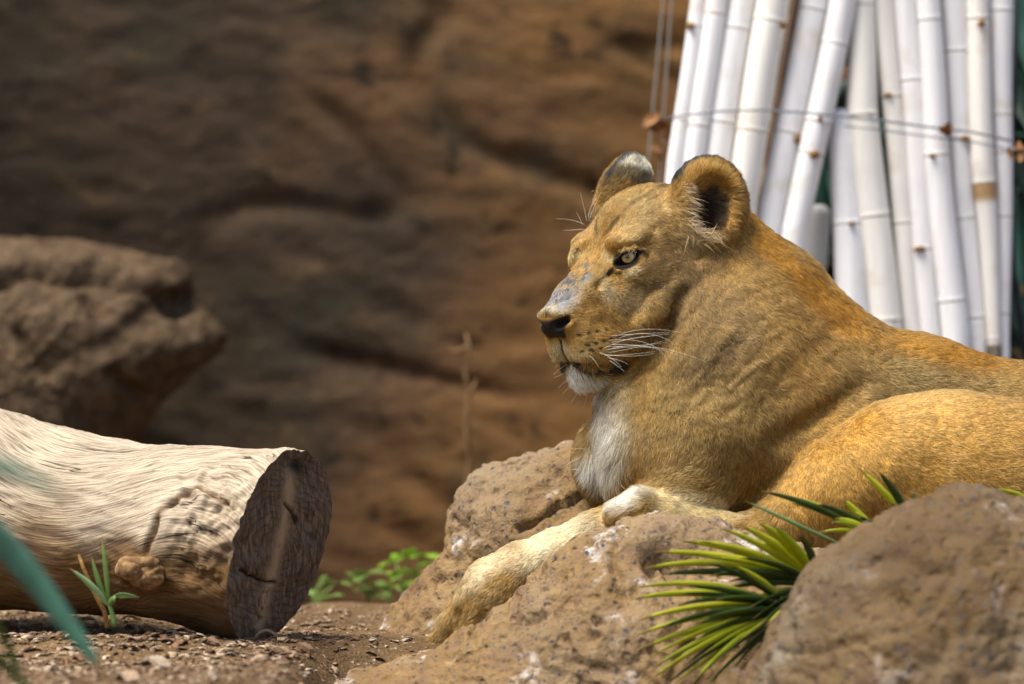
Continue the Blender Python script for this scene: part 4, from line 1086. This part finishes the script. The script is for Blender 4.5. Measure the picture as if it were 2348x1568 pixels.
# ---- fan palm between the boulders
pg = [leaf_mat('palm_green', (.22, .27, .008), (.50, .54, .016)), leaf_mat('palm_dark', (.022, .045, .006), (.07, .11, .012)), leaf_mat('palm_lime', (.30, .33, .012), (.56, .56, .025)), leaf_mat('palm_mint', (.14, .26, .10), (.24, .38, .16))]
palm = empty('fan_palm', P(1830, 1640, 6.86))
tag(palm, 'spiky green fan palm growing between the speckled and the ochre boulder', 'palm')
def pz(x, y): return 1375.3 + x * .4139, 1031.4 + y * .4139
FANS = [  # hub, base radius, tips (zoom px), distance at hub, distance at tip, widths
    ((1230, 760), 6.83, 6.72, 26, [(300, 565, 0), (440, 505, 0), (540, 503, 2), (668, 432, 0), (780, 420, 2), (878, 406, 2), (965, 425, 0), (245, 655, 0), (1100, 470, 1), (330, 690, 1), (600, 700, 1)]),
    ((1080, 900), 6.80, 6.68, 24, [(188, 765, 2), (163, 828, 2), (190, 950, 0), (178, 1035, 0), (204, 1108, 2), (250, 1162, 0), (278, 1215, 0), (268, 1278, 0), (398, 1305, 2), (510, 1290, 0), (330, 1330, 1), (560, 1340, 1), (640, 1180, 1), (520, 1060, 1), (560, 940, 1), (420, 860, 1), (640, 830, 1), (700, 1260, 1), (300, 1000, 1), (450, 1210, 1)]),
    ((1560, 520), 6.85, 6.80, 24, [(1085, 262, 0), (890, 228, 1), (1340, 268, 2), (1060, 295, 2), (1200, 300, 1), (1300, 380, 2)]),
    ((1760, 480), 6.82, 6.78, 24, [(1440, 108, 0), (1540, 118, 1), (1730, 222, 1), (1930, 185, 1)]),
]
for hub, Yh, Yt, wd, tips in FANS:
    hw = P(*pz(*hub), Yh)
    V_, F_ = tube(bez(P(1830 + (hub[0] - 1300) * .1, 1640, 6.86), P(1850, 1500, 6.88), hw, 8), np.linspace(.006, .0045, 8), 6)
    fr = mesh_obj('frond', V_, F_, pg[0], palm)
    for (x, y, mi) in tips:
        if mi == 0 and rng.random() < .55: mi = 2
        tw = P(*pz(x, y), Yt + rng.normal() * .015)
        ln = np.linalg.norm(tw - hw)
        mid = (hw + tw) / 2 + np.array([0, -.012 + rng.normal() * .006, .02 + .02 * rng.random()]) * (ln / .25)
        pts = bez(hw, mid, tw, 9)
        t = np.linspace(0, 1, 9); wv = wd * .4139 * 6.75 / FPX * (np.interp(t, [0, .18, .5, .85, 1], [.35, .8, 1.1, .62, .06])) * (1.5 + .6 * rng.random())
        blade('leaflet', pts, wv, (0.25 + .3 * rng.normal(), -.35, 1), .22 + .1 * rng.random(), pg[mi], fr)
    for q in range(13):
        a = rng.uniform(2.2, 4.1) if hub[1] > 700 else rng.uniform(2.0, 2.9); l0 = rng.uniform(.45, .85) * 850 * (1 if hub[1] > 700 else .5)
        tw = P(*pz(hub[0] + l0 * math.cos(a), hub[1] - l0 * .62 * math.sin(a)), Yt + .03 + rng.normal() * .02); ln = np.linalg.norm(tw - hw)
        t = np.linspace(0, 1, 9)
        blade('leaflet', bez(hw, (hw + tw) / 2 + np.array([0, -.005, .02]), tw, 9), 24 * .4139 * 6.75 / FPX * np.interp(t, [0, .18, .5, .85, 1], [.35, .8, 1.1, .62, .06]) * 1.4, (0.25 + .3 * rng.normal(), -.35, 1), .25, pg[int(rng.choice([0, 1, 1, 2]))], fr)
for a, b, c_, mi, wv0 in (((2470, 330), (2300, 215), (2180, 218), 0, 24), ((1330, 520), (1060, 400), (800, 280), 3, 20)):
    hw, tw = P(*pz(*a), 6.8), P(*pz(*c_), 6.76); t = np.linspace(0, 1, 9)
    blade('leaflet', bez(hw, P(*pz(*b), 6.77), tw, 9), wv0 * .4139 * 6.75 / FPX * np.interp(t, [0, .18, .5, .85, 1], [.35, .8, 1.1, .62, .06]), (.2, -.3, 1), .2, pg[mi], fr)

# ---- strap-leaved plant, out of focus at the near left
sg_ = leaf_mat('strap_leaf', (.055, .16, .11), (.10, .27, .20), .35, .1); sg2 = leaf_mat('strap_leaf_olive', (.04, .07, .01), (.10, .15, .02), .5, .2)
ag = empty('strap_plant', (-.95, 5.2, 0)); tag(ag, 'blue-green strap-leaved plant arching in from the left in front of the log', 'plant')
def strap(pts_px, wpx, side, mat):
    ctrl = np.array([P(u, v, Y) for u, v, Y in pts_px]); n = 18
    s = np.linspace(0, len(ctrl) - 1, n); k_ = np.arange(len(ctrl))
    pts = np.stack([np.interp(s, k_, ctrl[:, q]) for q in range(3)], 1)
    for _ in range(6): pts[1:-1] = .25 * pts[:-2] + .5 * pts[1:-1] + .25 * pts[2:]
    t = np.linspace(0, 1, n); Ym = ctrl[:, 1].mean()
    blade('leaf', pts, wpx * Ym / FPX * np.interp(t, [0, .3, .6, .85, 1], [1, 1.1, 1, .6, .05]), side, .18, mat, ag, .002)
strap([(-520, 1712, 5.3), (-420, 1300, 5.35), (-220, 1080, 5.4), (-40, 1170, 5.45), (100, 1350, 5.45), (180, 1470, 5.45), (245, 1552, 5.45)], 66, (1, -.3, .5), sg_)
strap([(-560, 1840, 4.7), (-450, 1250, 4.6), (-260, 1050, 4.5), (-60, 1040, 4.45), (60, 1092, 4.4), (175, 1150, 4.4)], 46, (.3, -.5, 1), sg_)
strap([(-400, 1712, 5.3), (-250, 1400, 5.5), (-80, 1330, 5.6), (5, 1440, 5.7), (30, 1510, 5.7), (48, 1545, 5.7)], 24, (1, -.3, .4), sg2)
strap([(-420, 1712, 5.3), (-250, 1480, 5.4), (-80, 1440, 5.5), (10, 1520, 5.5), (60, 1575, 5.5), (90, 1620, 5.5)], 28, (1, -.3, .4), sg2)

# ---- seedling and dry stalk by the log
sl = [leaf_mat('seedling_green', (.07, .15, .03), (.17, .28, .07)), leaf_mat('seedling_pale', (.16, .28, .12), (.28, .42, .20))]
seed = empty('seedling', P(262, 1430, 6.93)); tag(seed, 'green maize-like seedling growing in front of the log', 'seedling')
def sz(x, y): return x * .2324, 1203.4 + y * .2324
Ys = 6.93
V_, F_ = tube(bez(P(*sz(1130, 1000), Ys), P(*sz(1115, 880), Ys), P(*sz(1070, 770), Ys), 6), np.linspace(.0052, .0032, 6), 7); mesh_obj('stem', V_, F_, sl[0], seed)
for a, b, c_, wv0, mi in (((1070, 770), (1050, 420), (1005, 140), 60, 0), ((1060, 780), (960, 560), (905, 310), 60, 0), ((1055, 780), (940, 600), (690, 430), 78, 1), ((1085, 770), (1150, 650), (1370, 720), 80, 1), ((1075, 800), (1120, 720), (1150, 700), 70, 0)):
    t = np.linspace(0, 1, 9)
    blade('leaf', bez(P(*sz(*a), Ys), P(*sz(*b), Ys - .015), P(*sz(*c_), Ys - .01), 9), wv0 * .2324 * Ys / FPX * np.interp(t, [0, .25, .55, .85, 1], [.5, .9, 1, .55, .05]), (.8, -.5, .5), .2, sl[mi], seed)
st = NT('dry_stalk'); st.color(st.ramp(st.noise(st.co(), 50, 4), [(.35, (.16, .085, .03)), (.65, (.36, .20, .06))])); st.bump(st.noise(st.co(), 160, 3), .6, .003)
V_, F_ = tube(np.array([P(*sz(x, y), 6.94) for x, y in ((1060, 1010), (1030, 850), (950, 700), (880, 560), (820, 420), (775, 290))]), [.0038, .0040, .0044, .0036, .0032, .0022], 7)
tag(mesh_obj('dry_stalk', V_, F_, st.m), 'dry broken orange-brown stalk beside the green seedling', 'stalk')

# ---- dead stem standing in front of the wall
ds = NT('dead_stem'); ds.color(ds.ramp(ds.noise(ds.co(), 20, 4), [(.35, (.11, .065, .03)), (.65, (.25, .15, .07))]))
dst = empty('dead_stem', P(1075, 1420, 9.1)); tag(dst, 'thin dead tan stem standing before the rock wall left of the lioness', 'stem')
V_, F_ = tube(np.array([P(u, v, 9.1) for u, v in ((1080, 1420), (1076, 1250), (1072, 1110), (1078, 1040), (1068, 990), (1074, 900), (1066, 850), (1076, 800), (1068, 765))]), np.linspace(.0075, .003, 9), 7); mesh_obj('stalk', V_, F_, ds.m, dst)
for pts in (((1070, 795), (1050, 806), (1030, 804)), ((1074, 905), (1085, 890), (1092, 870))):
    V_, F_ = tube(np.array([P(u, v, 9.1) for u, v in pts]), (.005, .006, .002), 6); mesh_obj('twig', V_, F_, ds.m, dst)

# ---- leafy weeds at the foot of the wall
wg = [leaf_mat('weed_bright', (.20, .38, .02), (.36, .56, .06)), leaf_mat('weed_mid', (.14, .24, .05), (.26, .38, .09)), leaf_mat('weed_dark', (.03, .06, .015), (.07, .12, .03))]
def weed(u, v0, Y, leaves, mi, lab, seedn):
    r = np.random.default_rng(seedn)
    e = empty('weed', P(u, v0, Y)); tag(e, lab, 'weed', 'weeds at the foot of the wall')
    base = P(u, v0, Y)
    for (lu, lv, s_) in leaves:
        tip = P(lu, lv, Y + r.normal() * .03)
        V_, F_ = tube(bez(base, (base + tip) / 2 + np.array([0, 0, .015]), tip, 5), np.linspace(.0022, .0014, 5), 5); stem = mesh_obj('stem', V_, F_, wg[1], e)
        for q in range(3):
            a = r.random() * 6.28; l_ = 1.35 * s_ * Y / FPX; d = np.array([math.cos(a), .5 * math.sin(a) - .3, .15 * r.normal() + .1]); d /= np.linalg.norm(d)
            t = np.linspace(0, 1, 6); pts = tip + np.outer(t * l_, d) - np.outer(t * t, [0, 0, l_ * .35])
            blade('leaf', pts, l_ * .75 * np.interp(t, [0, .3, .6, .9, 1], [.25, .9, 1, .5, .08]), (-d[1], d[0], .15), .12, wg[mi], stem, .0006)
weed(930, 1375, 8.6, [(905, 1285, 34), (940, 1270, 36), (972, 1272, 36), (990, 1290, 30), (915, 1310, 34), (950, 1308, 40), (925, 1335, 36), (895, 1340, 28)], 0, 'bright green leafy weed growing by the speckled boulder', 3)
weed(845, 1385, 8.6, [(815, 1325, 30), (845, 1312, 32), (862, 1335, 30), (835, 1350, 30), (868, 1365, 26), (880, 1350, 22)], 1, 'dull green leafy weed between the log and the bright weed', 5)
weed(715, 1392, 8.5, [(712, 1352, 14), (738, 1325, 12), (762, 1328, 26), (782, 1335, 20), (770, 1365, 24)], 1, 'sparse thin weed close to the sawn end of the log', 8)
# ---- shrub behind the end of the bamboo
sh = empty('dark_shrub', P(2360, 1372, 8.9)); tag(sh, 'dark green long-leaved shrub behind the end of the bamboo', 'shrub')
dg = [leaf_mat('shrub_dark', (.006, .018, .012), (.018, .045, .030), .5, .1), leaf_mat('shrub_blue', (.02, .07, .05), (.05, .15, .11), .5, .1)]
r = np.random.default_rng(12)
for q in range(300):
    hx = 1720 + 800 * r.random(); hv = -150 + 1250 * r.random(); Yq = 8.75 + .35 * r.random()
    a0 = P(hx, hv, Yq); ang = r.normal() * .8 - 1.2
    d = np.array([math.cos(ang) * .5, r.normal() * .3, math.sin(ang)]); d /= np.linalg.norm(d); l_ = .18 + .2 * r.random(); t = np.linspace(0, 1, 7)
    blade('leaf', a0 + np.outer(t * l_, d) + np.outer(t * t, [.05, 0, -.06]), .05 * np.interp(t, [0, .3, .6, 1], [.3, 1, .9, .06]), (1, .2, 0), .15, dg[int(r.random() < .16)], sh)
for q in range(6):
    V_, F_ = tube(np.array([P(2200 + 50 * q, 1372, 8.95), P(2235 + 55 * q, 700, 8.95), P(2230 + 60 * q, -200, 8.95)]), .012, 7); mesh_obj('stem', V_, F_, dg[0], sh)

# ---- wood chips and litter on the soil
chm = NT('wood_chip'); oi = chm.n('ShaderNodeAttribute', attribute_name='tint')
chm.color(chm.mix(chm.ramp(chm.noise(chm.co(), 240, 4), [(.35, (.6, .6, .6)), (.6, (0, 0, 0))]), oi.outputs['Color'], (.06, .035, .02)))
CHC = np.array([(.30, .20, .125), (.22, .14, .085), (.40, .29, .19), (.13, .08, .05), (.48, .38, .27), (.20, .11, .06)])
CHN = ['tan', 'brown', 'light tan', 'dark', 'pale straw', 'reddish brown']
def chip_shape(r, l_, w_, h_):
    n = 5; V = []
    for i in range(n):
        t = i / (n - 1); ww = w_ * (.45 + .55 * math.sin(math.pi * (.15 + .7 * t))) * (.8 + .4 * r.random()); cz_ = h_ * (1 - (2 * t - 1) ** 2) * 1.2
        for s_, zo in ((-.5, 0), (.5, 0), (.5, h_ * .5), (-.5, h_ * .5)): V.append(((t - .5) * l_, s_ * ww, cz_ + zo + .15 * h_ * r.normal()))
    F = [[0, 3, 2, 1], [(n - 1) * 4 + q for q in range(4)]]
    for i in range(n - 1):
        for q in range(4): F.append([i * 4 + q, i * 4 + (q + 1) % 4, (i + 1) * 4 + (q + 1) % 4, (i + 1) * 4 + q])
    return np.array(V), F
r = np.random.default_rng(99)
protos = [chip_shape(r, 1, .42 + .3 * r.random(), .16) for _ in range(10)]
VV, FF, CC = [], [], []; base = 0
F0 = np.array([f for f in protos[0][1]])
cnt = 0
while cnt < 6500:
    Yq = 6.15 + 1.75 * r.random() ** 1.2; u = -60 + 1050 * r.random(); x = (u - CU) / FPX * Yq
    if u > 700 and r.random() < (u - 640) / 380: continue
    s_ = .004 + .016 * r.random() ** 2.5
    if 6.85 < Yq < 7.05: s_ *= 1.35
    V, F = protos[cnt % 10]; a = r.random() * 6.28; tl = r.normal() * .3
    ca, sa = math.cos(a), math.sin(a)
    q = V * s_; q = np.stack([q[:, 0] * math.cos(tl) - q[:, 2] * math.sin(tl), q[:, 1], q[:, 0] * math.sin(tl) + q[:, 2] * math.cos(tl)], 1)
    q = np.stack([q[:, 0] * ca - q[:, 1] * sa + x, q[:, 0] * sa + q[:, 1] * ca + Yq, q[:, 2]], 1)
    VV.append(q); FF.append(F0 + base); base += len(V)
    CC.append(np.tile(CHC[r.integers(0, 6)] * (.7 + .6 * r.random()), (len(V), 1))); cnt += 1
VV = np.concatenate(VV); nv_ = len(protos[0][0])
ctrs = VV.reshape(-1, nv_, 3).mean(1); zz = ground_z(ctrs[:, 0], ctrs[:, 1]); VV[:, 2] += np.repeat(zz, nv_) - .0005
tag(mesh_obj('wood_litter', VV, np.concatenate(FF), chm.m, sm=False, cols=np.concatenate(CC)), 'fine brown wood chips and bark crumbs strewn over the soil', 'wood chips', kind='stuff')
BIG = [(425, 1450, 6.9, 40), (460, 1440, 6.92, 34), (510, 1443, 6.93, 46), (340, 1455, 6.9, 36), (345, 1478, 6.85, 30), (200, 1445, 6.9, 46), (560, 1455, 6.93, 40), (610, 1480, 6.9, 34), (480, 1492, 6.85, 34), (60, 1410, 6.95, 38), (110, 1405, 6.95, 34), (400, 1470, 6.9, 30), (640, 1500, 6.8, 36), (520, 1500, 6.8, 30), (690, 1490, 6.9, 38), (290, 1560, 6.45, 44), (180, 1512, 6.6, 30), (355, 1527, 6.6, 50), (420, 1540, 6.5, 30), (600, 1520, 6.7, 34), (20, 1440, 6.9, 32), (730, 1510, 6.8, 30), (300, 1440, 6.92, 30), (540, 1470, 6.9, 28), (450, 1465, 6.9, 26), (140, 1440, 6.9, 28)]
for q, (u, v, Y, s_) in enumerate(BIG):
    V, F = chip_shape(r, 1, .4 + .25 * r.random(), .2); s2 = 1.5 * s_ * Y / FPX
    Yg = CAM_Z * FPX / (v - CV); x = (u - CU) / FPX * Yg
    colr = CHC[[0, 2, 1, 2, 5, 4][q % 6]] * (.9 + .3 * r.random())
    a = r.normal() * .5; ca, sa = math.cos(a), math.sin(a); Vs = V * s2
    Vs = np.stack([Vs[:, 0] * ca - Vs[:, 1] * sa + x, Vs[:, 0] * sa + Vs[:, 1] * ca + Yg, Vs[:, 2] + float(ground_z(np.array([x]), np.array([Yg]))[0]) + .001], 1)
    tag(mesh_obj('wood_chip', Vs, F, chm.m, sm=False, cols=np.tile(colr, (len(V), 1))), f'{CHN[[0, 2, 1, 2, 5, 4][q % 6]]} curled wood chip lying on the soil by the log', 'wood chip', 'larger wood chips by the log')
